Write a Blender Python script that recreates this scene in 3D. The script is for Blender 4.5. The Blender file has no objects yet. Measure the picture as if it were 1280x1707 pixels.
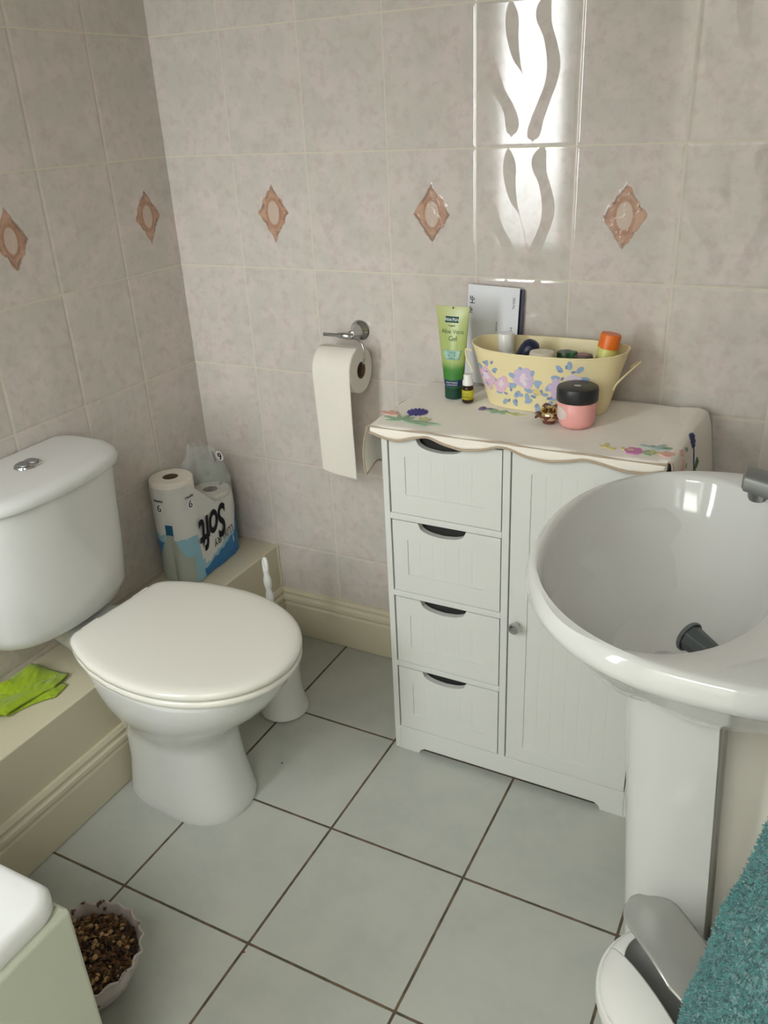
import bpy, math, random
from math import sin, cos, pi, sqrt, radians, floor
from mathutils import Vector, Matrix, noise

C = bpy.context.scene.collection
S = bpy.context.scene

# ------------------------------------------------------------------ camera
CAM = Vector((1.4621, -1.6932, 1.3612))
YAW, PITCH, ROLL, FPX = -0.4962, -0.4458, -0.0499, 1394.9
cy_, sy_ = cos(YAW), sin(YAW)
fw = Vector((sy_*cos(PITCH), cy_*cos(PITCH), sin(PITCH)))
rt = Vector((cy_, -sy_, 0.0)); up = rt.cross(fw)
r2 = cos(ROLL)*rt + sin(ROLL)*up; u2 = -sin(ROLL)*rt + cos(ROLL)*up
cd = bpy.data.cameras.new('camera'); cam = bpy.data.objects.new('camera', cd); C.objects.link(cam)
cam.matrix_world = Matrix(((r2.x, u2.x, -fw.x, CAM.x), (r2.y, u2.y, -fw.y, CAM.y), (r2.z, u2.z, -fw.z, CAM.z), (0, 0, 0, 1)))
cd.sensor_fit = 'HORIZONTAL'; cd.sensor_width = 36; cd.lens = FPX*36/1280; cd.clip_start = 0.02
S.camera = cam
S.view_settings.view_transform = 'Standard'; S.view_settings.look = 'None'
S.view_settings.gamma = 1; S.view_settings.use_curve_mapping = False
S.view_settings.exposure = 0.0
S.cycles.max_bounces = 10; S.cycles.diffuse_bounces = 5; S.cycles.transparent_max_bounces = 12

# ------------------------------------------------------------------ light
WORLD_SKY, WORLD_GROUND = 22.0, 2.0
w = bpy.data.worlds.new('world'); S.world = w; w.use_nodes = True
nt = w.node_tree; nt.nodes.clear()
tc = nt.nodes.new('ShaderNodeTexCoord'); sp = nt.nodes.new('ShaderNodeSeparateXYZ')
mr = nt.nodes.new('ShaderNodeMapRange'); mr.interpolation_type = 'SMOOTHSTEP'
mr.inputs[1].default_value = -0.20; mr.inputs[2].default_value = -0.03
mr.inputs[3].default_value = 0; mr.inputs[4].default_value = 1
mx = nt.nodes.new('ShaderNodeMix'); mx.data_type = 'RGBA'
mx.inputs[6].default_value = (0.5*WORLD_GROUND, 0.5*WORLD_GROUND, 0.46*WORLD_GROUND, 1)
mx.inputs[7].default_value = (0.95*WORLD_SKY, 0.99*WORLD_SKY, 1.0*WORLD_SKY, 1)
bg = nt.nodes.new('ShaderNodeBackground'); wo = nt.nodes.new('ShaderNodeOutputWorld')
L = nt.links.new
L(tc.outputs['Generated'], sp.inputs[0]); L(sp.outputs[2], mr.inputs[0]); L(mr.outputs[0], mx.inputs[0])
L(mx.outputs[2], bg.inputs[0]); L(bg.outputs[0], wo.inputs[0])

WX0, WX1, WZ0, WZ1, WY = 0.105, 0.40, 0.80, 2.05, -1.95      # window opening
def area(name, loc, rot, sx, sy, power, col=(1, 1, 1), portal=False):
    l = bpy.data.lights.new(name, 'AREA'); l.shape = 'RECTANGLE'; l.size = sx; l.size_y = sy
    l.energy = power; l.color = col
    o = bpy.data.objects.new(name, l); C.objects.link(o); o.location = loc; o.rotation_euler = rot
    if portal: l.cycles.is_portal = True
    return o
area('window_portal', ((WX0+WX1)/2, WY+0.005, (WZ0+WZ1)/2), (radians(90), 0, 0), WX1-WX0, WZ1-WZ0, 1, portal=True)
# landing beyond the open doorway behind the photographer: added unseen area lamp as fill
area('landing_fill', (1.35, -2.75, 2.30), (0, 0, 0), 1.1, 0.9, 31.0, (0.97, 1.0, 0.97))

# ------------------------------------------------------------------ materials
def lin(c):
    c = c/255.0
    return c/12.92 if c <= 0.04045 else ((c+0.055)/1.055)**2.4
def rgb(r, g, b): return (lin(r), lin(g), lin(b), 1)
class NB:
    def __init__(s, mat): s.nt = mat.node_tree
    def n(s, t, **k):
        x = s.nt.nodes.new(t)
        for a, b in k.items(): setattr(x, a, b)
        return x
    def l(s, a, b): s.nt.links.new(a, b)
    def m(s, op, a, b=None, c=None, clamp=False):
        x = s.n('ShaderNodeMath', operation=op); x.use_clamp = clamp
        for i, v in enumerate((a, b, c)):
            if v is None: continue
            if isinstance(v, (int, float)): x.inputs[i].default_value = v
            else: s.l(v, x.inputs[i])
        return x.outputs[0]
    def ss(s, v, a, b, lo=0, hi=1):
        x = s.n('ShaderNodeMapRange', interpolation_type='SMOOTHSTEP')
        s.l(v, x.inputs[0]); x.inputs[1].default_value = a; x.inputs[2].default_value = b
        x.inputs[3].default_value = lo; x.inputs[4].default_value = hi
        return x.outputs[0]
    def mix(s, f, a, b):
        x = s.n('ShaderNodeMix', data_type='RGBA')
        if isinstance(f, (int, float)): x.inputs[0].default_value = f
        else: s.l(f, x.inputs[0])
        for i, v in ((6, a), (7, b)):
            if isinstance(v, tuple): x.inputs[i].default_value = v
            else: s.l(v, x.inputs[i])
        return x.outputs[2]
    def noise(s, scale, detail=2, vec=None, rough=0.5):
        x = s.n('ShaderNodeTexNoise'); x.inputs['Scale'].default_value = scale
        x.inputs['Detail'].default_value = detail; x.inputs['Roughness'].default_value = rough
        if vec is None:
            vec = s.n('ShaderNodeTexCoord').outputs['Object']
        s.l(vec, x.inputs['Vector'])
        return x.outputs['Fac']
    def bump(s, h, strength, dist, bsdf):
        x = s.n('ShaderNodeBump'); x.inputs['Strength'].default_value = strength; x.inputs['Distance'].default_value = dist
        s.l(h, x.inputs['Height']); s.l(x.outputs[0], bsdf.inputs['Normal'])
def base(name):
    m = bpy.data.materials.new(name); m.use_nodes = True
    return m, m.node_tree.nodes['Principled BSDF'], NB(m)
def mat(name, col, rough=0.5, metal=0.0, var=0.06, vscale=30, bump=0.0, bscale=80, bdist=0.001, alpha=None, trans=0, sheen=0, coat=0, sss=0, spec=None, ior=None):
    m, b, N = base(name)
    c2 = tuple(max(0, x*(1-var)) for x in col[:3]) + (1,)
    if var > 0: N.l(N.mix(N.noise(vscale, 3), c2, col), b.inputs['Base Color'])
    else: b.inputs['Base Color'].default_value = col
    b.inputs['Roughness'].default_value = rough; b.inputs['Metallic'].default_value = metal
    if bump > 0: N.bump(N.noise(bscale, 4), bump, bdist, b)
    if alpha is not None: b.inputs['Alpha'].default_value = alpha
    if trans: b.inputs['Transmission Weight'].default_value = trans
    if sheen: b.inputs['Sheen Weight'].default_value = sheen
    if coat: b.inputs['Coat Weight'].default_value = coat; b.inputs['Coat Roughness'].default_value = 0.05
    if sss: b.inputs['Subsurface Weight'].default_value = sss; b.inputs['Subsurface Radius'].default_value = (0.01, 0.01, 0.01)
    if spec is not None: b.inputs['Specular IOR Level'].default_value = spec
    if ior: b.inputs['IOR'].default_value = ior
    return m

TW, TH, ZR = 0.2, 0.25, 1.0372
def tile_mat(name, axis, sign, off, phase):
    m, b, N = base(name)
    g = N.n('ShaderNodeNewGeometry'); se = N.n('ShaderNodeSeparateXYZ'); N.l(g.outputs['Position'], se.inputs[0])
    U = N.m('DIVIDE', N.m('SUBTRACT', N.m('MULTIPLY', se.outputs[axis], sign), off), TW)
    V = N.m('DIVIDE', N.m('SUBTRACT', se.outputs[2], ZR), TH)
    iu, iv = N.m('FLOOR', U), N.m('FLOOR', V)
    fu, fv = N.m('SUBTRACT', U, iu), N.m('SUBTRACT', V, iv)
    eu = N.m('MULTIPLY', N.m('MINIMUM', fu, N.m('SUBTRACT', 1, fu)), TW)
    ev = N.m('MULTIPLY', N.m('MINIMUM', fv, N.m('SUBTRACT', 1, fv)), TH)
    d = N.m('MINIMUM', eu, ev)
    grout = N.ss(d, 0.0009, 0.0017, 1, 0)
    # per tile offset of the cloudy print
    cb = N.n('ShaderNodeCombineXYZ'); N.l(fu, cb.inputs[0]); N.l(fv, cb.inputs[1])
    N.l(N.m('MULTIPLY', N.m('ADD', N.m('MULTIPLY', iu, 3.7), N.m('MULTIPLY', iv, 5.3)), 1.31), cb.inputs[2])
    va = N.n('ShaderNodeVectorMath', operation='MULTIPLY'); N.l(cb.outputs[0], va.inputs[0]); va.inputs[1].default_value = (1, 1.25, 1)
    n1 = N.noise(2.6, 4, va.outputs[0], 0.62); n2 = N.noise(9, 4, va.outputs[0], 0.6)
    c = N.mix(N.ss(n1, 0.36, 0.66), rgb(205, 201, 192), rgb(217, 206, 200))
    c = N.mix(N.ss(n2, 0.45, 0.7, 0, 0.6), c, rgb(198, 184, 178))
    # relief lozenge in every other tile of one row
    row = N.m('COMPARE', iv, 0, 0.1)
    par = N.m('COMPARE', N.m('FLOORED_MODULO', iu, 2), phase, 0.1)
    nn = N.noise(11, 3, va.outputs[0])
    x = N.m('MULTIPLY', N.m('ABSOLUTE', N.m('SUBTRACT', fu, 0.5)), TW/0.043)
    y = N.m('MULTIPLY', N.m('ABSOLUTE', N.m('SUBTRACT', fv, 0.5)), TH/0.062)
    q = N.m('ADD', N.m('ADD', x, y), N.m('MULTIPLY', N.m('SUBTRACT', nn, 0.5), 0.5))
    dm = N.m('MULTIPLY', N.m('MULTIPLY', row, par), N.ss(q, 0.93, 1.03, 1, 0))
    ox = N.m('POWER', N.m('MULTIPLY', N.m('ABSOLUTE', N.m('SUBTRACT', fu, 0.5)), TW/0.0155), 2)
    oy = N.m('POWER', N.m('MULTIPLY', N.m('ABSOLUTE', N.m('SUBTRACT', fv, 0.5)), TH/0.026), 2)
    q2 = N.m('ADD', ox, oy)
    oval = N.ss(q2, 0.8, 1.1, 1, 0)
    rim = N.m('MULTIPLY', N.ss(q, 0.78, 0.92), N.ss(nn, 0.42, 0.56))
    dc = N.mix(N.ss(n2, 0.4, 0.62), rgb(196, 160, 136), rgb(182, 142, 120))
    dc = N.mix(N.m('MULTIPLY', rim, 0.7), dc, rgb(128, 106, 92))
    ring = N.m('MULTIPLY', N.ss(q2, 0.9, 1.2), N.ss(q2, 1.5, 2.1, 1, 0))
    dc = N.mix(N.m('MULTIPLY', ring, 0.45), dc, rgb(158, 116, 92))
    dc = N.mix(oval, dc, rgb(204, 184, 168))
    c = N.mix(dm, c, dc)
    c = N.mix(grout, c, rgb(216, 208, 190))
    N.l(c, b.inputs['Base Color'])
    # satin flourishes printed in the glaze: they do not mirror
    def stripe(pts, width, wcurve=None):
        fc = N.n('ShaderNodeFloatCurve'); cv = fc.mapping.curves[0]
        cv.points[0].location = pts[0]; cv.points[1].location = pts[-1]
        for p in pts[1:-1]: cv.points.new(*p)
        fc.mapping.update(); N.l(N.m('SUBTRACT', 1, fv), fc.inputs['Value'])
        fc.inputs['Factor'].default_value = 1
        dist = N.m('ABSOLUTE', N.m('SUBTRACT', fu, fc.outputs[0]))
        f2 = N.n('ShaderNodeFloatCurve'); cv = f2.mapping.curves[0]
        cv.points[0].location = width[0]; cv.points[1].location = width[-1]
        for p in width[1:-1]: cv.points.new(*p)
        f2.mapping.update(); N.l(N.m('SUBTRACT', 1, fv), f2.inputs['Value'])
        dd = N.m('SUBTRACT', dist, N.m('MULTIPLY', f2.outputs[0], 0.62))
        return N.ss(dd, -0.004, 0.004, 1, 0)
    s1 = stripe([(0, .33), (.12, .345), (.25, .355), (.4, .40), (.5, .46), (1, .6)], [(0, .0), (.04, .05), (.12, .10), (.25, .09), (.4, .05), (.5, 0.0), (.52, 0), (1, 0)])
    s2 = stripe([(0, .68), (.12, .645), (.3, .72), (.45, .755), (.55, .74), (.7, .67), (.85, .60), (1, .57)], [(0, .03), (.08, .11), (.25, .09), (.45, .10), (.6, .09), (.8, .10), (.93, .09), (.965, .0), (1, 0)])
    s3 = stripe([(0, .0), (.45, .14), (.6, .22), (.7, .31), (.8, .36), (.95, .36), (1, .36)], [(0, .0), (.3, .02), (.42, .12), (.55, .12), (.7, .10), (.88, .09), (.93, .0), (1, 0)])
    st = N.m('MAXIMUM', N.m('MAXIMUM', s1, s2), s3)
    rg = N.m('ADD', 0.07, N.m('MULTIPLY', st, 0.05))
    rg = N.m('MAXIMUM', rg, N.m('MULTIPLY', grout, 0.8))
    rg = N.m('MAXIMUM', rg, N.m('MULTIPLY', dm, 0.22))
    b.inputs['Roughness'].default_value = 0.8; b.inputs['Specular IOR Level'].default_value = 0.0
    b.inputs['Coat Weight'].default_value = 1.0; b.inputs['Coat IOR'].default_value = 1.5
    N.l(rg, b.inputs['Coat Roughness'])
    cush = N.ss(d, 0.0005, 0.007)
    h = N.m('ADD', cush, N.m('MULTIPLY', dm, N.m('ADD', 1.2, N.m('MULTIPLY', N.ss(nn, .4, .6), 0.8))))
    h = N.m('ADD', h, N.m('MULTIPLY', n1, 0.25))
    N.bump(h, 0.6, 0.0011, b)
    # the flourishes are shallow scoops in the glaze facing slightly downwards
    cbn = N.n('ShaderNodeCombineXYZ'); N.l(N.m('MULTIPLY', st, -0.24), cbn.inputs[2])
    ad = N.n('ShaderNodeVectorMath', operation='ADD'); N.l(g.outputs['Normal'], ad.inputs[0]); N.l(cbn.outputs[0], ad.inputs[1])
    nrm_ = N.n('ShaderNodeVectorMath', operation='NORMALIZE'); N.l(ad.outputs[0], nrm_.inputs[0])
    bp_ = N.n('ShaderNodeBump'); bp_.inputs['Strength'].default_value = 0.38; bp_.inputs['Distance'].default_value = 0.0011
    N.l(h, bp_.inputs['Height']); N.l(nrm_.outputs[0], bp_.inputs['Normal']); N.l(bp_.outputs[0], b.inputs['Coat Normal'])
    return m

def floor_mat():
    m, b, N = base('floor_tiles')
    g = N.n('ShaderNodeNewGeometry'); se = N.n('ShaderNodeSeparateXYZ'); N.l(g.outputs['Position'], se.inputs[0])
    U = N.m('DIVIDE', N.m('SUBTRACT', se.outputs[0], 0.7104), 0.3); V = N.m('DIVIDE', N.m('SUBTRACT', se.outputs[1], -0.6088), 0.3)
    iu, iv = N.m('FLOOR', U), N.m('FLOOR', V); fu, fv = N.m('SUBTRACT', U, iu), N.m('SUBTRACT', V, iv)
    d = N.m('MULTIPLY', N.m('MINIMUM', N.m('MINIMUM', fu, N.m('SUBTRACT', 1, fu)), N.m('MINIMUM', fv, N.m('SUBTRACT', 1, fv))), 0.3)
    wob = N.m('MULTIPLY', N.m('SUBTRACT', N.noise(60, 2, g.outputs['Position']), 0.5), 0.0012)
    gr = N.ss(N.m('ADD', d, wob), 0.0021, 0.0031, 1, 0)
    n1 = N.noise(7, 4, g.outputs['Position'], 0.6); n2 = N.noise(30, 4, g.outputs['Position'], 0.6)
    c = N.mix(N.ss(n1, .35, .65), rgb(188, 191, 182), rgb(180, 184, 176))
    c = N.mix(N.ss(n2, .35, .75, 0, .5), c, rgb(192, 193, 184))
    gc = N.mix(N.ss(N.noise(25, 3, g.outputs['Position']), .4, .6), rgb(84, 76, 62), rgb(110, 92, 74))
    c = N.mix(gr, c, gc)
    N.l(c, b.inputs['Base Color'])
    N.l(N.m('ADD', 0.34, N.m('MULTIPLY', gr, 0.5)), b.inputs['Roughness'])
    N.bump(N.m('ADD', N.m('MULTIPLY', gr, -1), N.m('MULTIPLY', n2, 0.12)), 0.5, 0.0012, b)
    return m

M = {}
M['tile_back'] = tile_mat('glazed_wall_tiles_back', 0, 1, 0.195, 0)
M['tile_left'] = tile_mat('glazed_wall_tiles_left', 1, -1, 0.1939, 1)
M['floor'] = floor_mat()
M['cream'] = mat('cream_gloss_paint', rgb(214, 206, 180), 0.32, var=0.05, vscale=8, bump=0.25, bscale=25, bdist=0.001)
M['panel'] = mat('white_painted_board', rgb(240, 237, 226), 0.4, var=0.03)
M['plaster'] = mat('ceiling_paint', rgb(236, 234, 228), 0.8, var=0.02)
M['ceramic'] = mat('white_ceramic', rgb(222, 223, 220), 0.09, var=0.015, vscale=6, coat=0.3)
M['seat'] = mat('white_toilet_seat', rgb(232, 230, 220), 0.22, var=0.015, vscale=6)
M['acrylic'] = mat('bath_acrylic', rgb(236, 238, 236), 0.12, var=0.01, coat=0.3)
M['bathpanel'] = mat('bath_side_panel', rgb(205, 210, 190), 0.35, var=0.03)
M['cabinet'] = mat('white_cabinet_paint', rgb(218, 219, 214), 0.42, var=0.02, vscale=20, bump=0.05, bscale=200)
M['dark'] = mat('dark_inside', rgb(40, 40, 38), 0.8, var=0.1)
M['chrome'] = mat('chrome', rgb(190, 192, 192), 0.12, 1.0, var=0.02)
M['satin'] = mat('satin_chrome', rgb(150, 154, 153), 0.42, 0.65, var=0.04)
M['tissue'] = mat('toilet_tissue', rgb(238, 233, 222), 0.95, var=0.04, vscale=60, bump=0.5, bscale=150, bdist=0.0012, sss=0.05)
M['card'] = mat('cardboard_core', rgb(120, 98, 78), 0.9)
M['linen'] = mat('embroidered_linen', rgb(246, 240, 230), 0.9, var=0.06, vscale=40, bump=0.5, bscale=420, bdist=0.0006, sheen=0.2)
M['linenlow'] = mat('linen_edging', rgb(245, 238, 226), 0.85, var=0.03, bump=0.3, bscale=300)
M['trim'] = mat('tan_stitched_edge', rgb(186, 168, 146), 0.9, var=0.15, vscale=200, bump=0.5, bscale=300)
M['creamtin'] = mat('cream_painted_tin', rgb(240, 226, 178), 0.38, var=0.03, vscale=15)
M['brownglass'] = mat('amber_glass', rgb(50, 28, 12), 0.08, var=0)
M['whiteplastic'] = mat('white_plastic', rgb(238, 238, 234), 0.22, var=0.01)
M['blackplastic'] = mat('black_plastic', rgb(34, 36, 38), 0.38, var=0.1)
M['greyplastic'] = mat('grey_plastic', rgb(110, 114, 114), 0.35, var=0.05)
M['teal'] = mat('teal_towelling', rgb(92, 160, 160), 1.0, var=0.35, vscale=260, bump=1.0, bscale=420, bdist=0.004, sheen=0.6)
M['green_cloth'] = mat('lime_microfibre', rgb(160, 186, 30), 1.0, var=0.25, vscale=90, bump=0.8, bscale=260, bdist=0.002, sheen=0.3)
def flat(name, col, rough=0.6, **k): return mat(name, col, rough, var=k.pop('var', 0.05), vscale=k.pop('vscale', 120), **k)

# ------------------------------------------------------------------ geometry helpers
class G:
    def __init__(s): s.v = []; s.f = []; s.mi = []
    def add(s, vs, fs, mi=0):
        o = len(s.v); s.v += [tuple(p) for p in vs]
        for f in fs: s.f.append([i+o for i in f]); s.mi.append(mi)
    def box(s, x0, x1, y0, y1, z0, z1, mi=0):
        s.add([(x0, y0, z0), (x1, y0, z0), (x1, y1, z0), (x0, y1, z0), (x0, y0, z1), (x1, y0, z1), (x1, y1, z1), (x0, y1, z1)],
              [(0, 3, 2, 1), (4, 5, 6, 7), (0, 1, 5, 4), (1, 2, 6, 5), (2, 3, 7, 6), (3, 0, 4, 7)], mi)
    def loft(s, rings, cap0=True, cap1=True, closed=True, mi=0):
        n = len(rings[0]); vs = [p for r in rings for p in r]; fs = []
        for i in range(len(rings)-1):
            for j in range(n if closed else n-1):
                k = (j+1) % n
                fs.append((i*n+j, i*n+k, (i+1)*n+k, (i+1)*n+j))
        if cap0: fs.append(tuple(reversed(range(n))))
        if cap1: fs.append(tuple((len(rings)-1)*n+j for j in range(n)))
        s.add(vs, fs, mi)
    def tube(s, path, r, n=10, closed=False, caps=True, mi=0):
        path = [Vector(p) for p in path]; rings = []
        m = len(path); prev = None
        for i, p in enumerate(path):
            a = path[(i-1) % m] if (i > 0 or closed) else p
            b = path[(i+1) % m] if (i < m-1 or closed) else p
            t = (b-a).normalized()
            if prev is None:
                h = Vector((0, 0, 1)) if abs(t.z) < 0.9 else Vector((1, 0, 0))
                u = t.cross(h).normalized()
            else:
                u = (prev - t*prev.dot(t)).normalized()
            prev = u; v = t.cross(u)
            rr = r[i] if isinstance(r, (list, tuple)) else r
            rings.append([tuple(p + (u*cos(2*pi*k/n) + v*sin(2*pi*k/n))*rr) for k in range(n)])
        if closed: rings.append(rings[0])
        s.loft(rings, caps and not closed, caps and not closed, mi=mi)
    def lathe(s, prof, c=(0, 0, 0), n=40, axis='z', cap0=False, cap1=False, sx=1, sy=1, mi=0):
        rings = []
        for r, h in prof:
            ring = []
            for k in range(n):
                a = 2*pi*k/n; x, y = r*cos(a)*sx, r*sin(a)*sy
                if axis == 'z': p = (c[0]+x, c[1]+y, c[2]+h)
                elif axis == 'y': p = (c[0]+x, c[1]+h, c[2]-y)
                else: p = (c[0]+h, c[1]+x, c[2]+y)
                ring.append(p)
            rings.append(ring)
        s.loft(rings, cap0, cap1, mi=mi)
    def grid(s, fn, nu, nv, mi=0, thick=0):
        vs = [fn(i/nu, j/nv) for j in range(nv+1) for i in range(nu+1)]
        fs = [(j*(nu+1)+i, j*(nu+1)+i+1, (j+1)*(nu+1)+i+1, (j+1)*(nu+1)+i) for j in range(nv) for i in range(nu)]
        s.add(vs, fs, mi)
    def xf(s, mtx):
        s.v = [tuple(mtx @ Vector(p)) for p in s.v]; return s
    def obj(s, name, mats, parent=None, smooth=True, bevel=0, segs=2, solid=0, sub=0, label=None, angle=40, offset=-1):
        me = bpy.data.meshes.new(name)
        off = Vector((0, 0, 0)); p = parent
        while p is not None: off += Vector(p.location); p = p.parent
        me.from_pydata([tuple(Vector(v)-off) for v in s.v], [], s.f); me.update()
        if not isinstance(mats, (list, tuple)): mats = [mats]
        for m in mats: me.materials.append(M[m] if isinstance(m, str) else m)
        me.polygons.foreach_set('material_index', s.mi)
        o = bpy.data.objects.new(name, me); C.objects.link(o)
        import bmesh as _b
        bm = _b.new(); bm.from_mesh(me); _b.ops.remove_doubles(bm, verts=bm.verts, dist=1e-6)
        _b.ops.recalc_face_normals(bm, faces=bm.faces); bm.to_mesh(me); bm.free()
        if smooth:
            me.polygons.foreach_set('use_smooth', [True]*len(me.polygons))
            try: me.set_sharp_from_angle(angle=radians(angle))
            except Exception: pass
        if parent is not None: o.parent = parent
        if solid: q = o.modifiers.new('s', 'SOLIDIFY'); q.thickness = solid; q.offset = offset
        if bevel:
            q = o.modifiers.new('b', 'BEVEL'); q.width = bevel; q.segments = segs; q.limit_method = 'ANGLE'; q.angle_limit = radians(35)
            q.harden_normals = False
        if sub: q = o.modifiers.new('u', 'SUBSURF'); q.levels = sub; q.render_levels = sub
        if label: o['label'] = label
        return o
def thing(name, label, cat, loc, group=None):
    o = bpy.data.objects.new(name, None); C.objects.link(o); o.location = loc; o.empty_display_size = 0.02
    o['label'] = label; o['category'] = cat
    if group: o['group'] = group
    return o
def tag(o, label, cat, group=None):
    o['label'] = label; o['category'] = cat
    if group: o['group'] = group
    return o
def struct(o): o['kind'] = 'structure'; return o
def sgn(x): return 1 if x >= 0 else -1
def ring(cx, cy, z, an, ap, b, p=2.0, n=64, rot=0, piv=(0, 0)):
    out = []
    for k in range(n):
        t = 2*pi*k/n; c, s_ = cos(t), sin(t)
        x = cx + (ap if c > 0 else an)*sgn(c)*abs(c)**(2/p)
        y = cy + b*sgn(s_)*abs(s_)**(2/p)
        if rot:
            dx, dy = x-piv[0], y-piv[1]
            x, y = piv[0]+dx*cos(rot)-dy*sin(rot), piv[1]+dx*sin(rot)+dy*cos(rot)
        out.append((x, y, z))
    return out
def interp(tab, x):
    if x <= tab[0][0]: return tab[0][1]
    for (a, b), (c, d) in zip(tab, tab[1:]):
        if x <= c:
            t = (x-a)/(c-a); return b+(d-b)*t
    return tab[-1][1]
def text(txt, size, mtx, name, matl, parent, extr=0.0003, shear=0.0, align='CENTER', offset=0.0, sx=1.0, label=None, curve=None):
    cu = bpy.data.curves.new(name, 'FONT'); cu.body = txt; cu.size = size; cu.align_x = align; cu.align_y = 'CENTER'
    cu.extrude = extr; cu.shear = shear; cu.offset = offset; cu.space_character = 0.95
    t = bpy.data.objects.new('tmp', cu); C.objects.link(t)
    dg = bpy.context.evaluated_depsgraph_get(); dg.update()
    me = bpy.data.meshes.new_from_object(t.evaluated_get(dg)); me.name = name
    bpy.data.objects.remove(t)
    if sx != 1: me.transform(Matrix.Diagonal((sx, 1, 1, 1)))
    me.transform(mtx)
    if curve:
        for v in me.vertices: v.co = curve(v.co)
    off = Vector((0, 0, 0)); p = parent
    while p is not None: off += Vector(p.location); p = p.parent
    me.transform(Matrix.Translation(-off))
    me.materials.clear(); me.materials.append(matl)
    o = bpy.data.objects.new(name, me); C.objects.link(o); o.parent = parent
    if label: o['label'] = label
    return o
def basis(o, ex, ey):
    ex, ey = Vector(ex).normalized(), Vector(ey).normalized(); ez = ex.cross(ey)
    return Matrix(((ex.x, ey.x, ez.x, o[0]), (ex.y, ey.y, ez.y, o[1]), (ex.z, ey.z, ez.z, o[2]), (0, 0, 0, 1)))

# ------------------------------------------------------------------ the setting
RX, H, BY = 1.60, 2.35, -1.22
g = G(); g.box(-1.1, RX+0.1, WY-0.1, 0.1, -0.08, 0.0); struct(g.obj('floor', 'floor', smooth=False))
g = G(); g.box(-1.1, RX+0.1, WY-0.1, 0.1, H, H+0.08); struct(g.obj('ceiling', 'plaster', smooth=False))
g = G(); g.box(-0.08, RX+0.08, 0.0, 0.08, 0, H); struct(g.obj('wall_back', 'tile_back', smooth=False))
g = G(); g.box(-0.08, 0.0, BY, 0.0, 0, H); g.box(-1.0, -0.08, BY, BY+0.08, 0, H); g.box(-1.08, -1.0, WY, BY+0.08, 0, H)
struct(g.obj('wall_left', 'tile_left', smooth=False))
g = G(); g.box(RX, RX+0.08, WY, 0.0, 0, H); struct(g.obj('wall_right', 'tile_left', smooth=False))
g = G(); y0, y1 = WY-0.08, WY
DX0, DX1, DZ = 0.80, 1.54, 2.02
g.box(-1.08, WX0, y0, y1, 0, H); g.box(WX0, WX1, y0, y1, 0, WZ0); g.box(WX0, WX1, y0, y1, WZ1, H)
g.box(WX1, DX0, y0, y1, 0, H); g.box(DX0, DX1, y0, y1, DZ, H); g.box(DX1, RX+0.08, y0, y1, 0, H)
struct(g.obj('wall_front', 'tile_back', smooth=False))
g = G()
for a, b_, c_, d_ in ((WX0, WX0+0.012, WZ0, WZ1), (WX1-0.012, WX1, WZ0, WZ1), (WX0+0.012, WX1-0.012, WZ0, WZ0+0.012), (WX0+0.012, WX1-0.012, WZ1-0.012, WZ1)):
    g.box(a, b_, y0+0.01, y1-0.02, c_, d_)
win = struct(g.obj('window_1', 'whiteplastic', smooth=False, bevel=0.002))
m, b_, N = base('window_glass')
m.node_tree.nodes.remove(b_)
tr = N.n('ShaderNodeBsdfTransparent'); gl = N.n('ShaderNodeBsdfGlossy'); gl.inputs['Roughness'].default_value = 0.02
ms = N.n('ShaderNodeMixShader'); ms.inputs[0].default_value = 0.06
N.l(tr.outputs[0], ms.inputs[1]); N.l(gl.outputs[0], ms.inputs[2]); N.l(ms.outputs[0], m.node_tree.nodes['Material Output'].inputs[0])
M['glass'] = m
g = G(); g.box(WX0+0.012, WX1-0.012, y0+0.03, y0+0.034, WZ0+0.012, WZ1-0.012); g.obj('glass_pane', 'glass', win, smooth=False)
g = G()
g.box(DX0, DX0+0.03, y0-0.01, y1+0.012, 0, DZ); g.box(DX1-0.03, DX1, y0-0.01, y1+0.012, 0, DZ); g.box(DX0+0.03, DX1-0.03, y0-0.01, y1+0.012, DZ-0.03, DZ)
dr = struct(g.obj('door_1', 'panel', bevel=0.003, smooth=False))
g = G(); LY = -3.45
g.box(0.62, 0.70, LY, y0, 0, H); g.box(2.0, 2.08, LY, y0, 0, H); g.box(0.62, 2.08, LY-0.08, LY, 0, H); g.box(RX+0.08, 2.0, y0, y0+0.08, 0, H)
struct(g.obj('wall_landing', 'plaster', smooth=False))
g = G(); g.box(0.62, 2.08, LY, WY-0.1, -0.08, 0.0); struct(g.obj('floor_landing', 'plaster', smooth=False))
g = G(); g.box(0.62, 2.08, LY, WY-0.1, H, H+0.08); struct(g.obj('ceiling_landing', 'plaster', smooth=False))

# boxed-in pipes along the left wall, skirting in one mitred run
g = G(); g.box(0.0, 0.2, BY, 0.0, 0.0, 0.277)
struct(g.obj('trim_1', 'cream', bevel=0.003, smooth=False))
PROF = [(0, 0.002), (0.016, 0.002), (0.016, 0.098), (0.0125, 0.102), (0.0125, 0.107), (0.0165, 0.112), (0.0155, 0.121), (0.0095, 0.127), (0.0095, 0.132), (0.012, 0.136), (0.008, 0.145), (0, 0.145)]
def skirt(path, name):
    g = G(); rings = []
    for (x, y, dx, dy) in path: rings.append([(x+dx*a, y+dy*a, z) for a, z in PROF])
    g.loft(rings); return struct(g.obj(name, 'cream', angle=30))
skirt([(0.2, BY, 1, 0), (0.2, 0.0, 1, -1)], 'baseboard_left')
skirt([(0.2, 0.0, 1, -1), (RX, 0.0, 0, -1)], 'baseboard_back')
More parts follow.
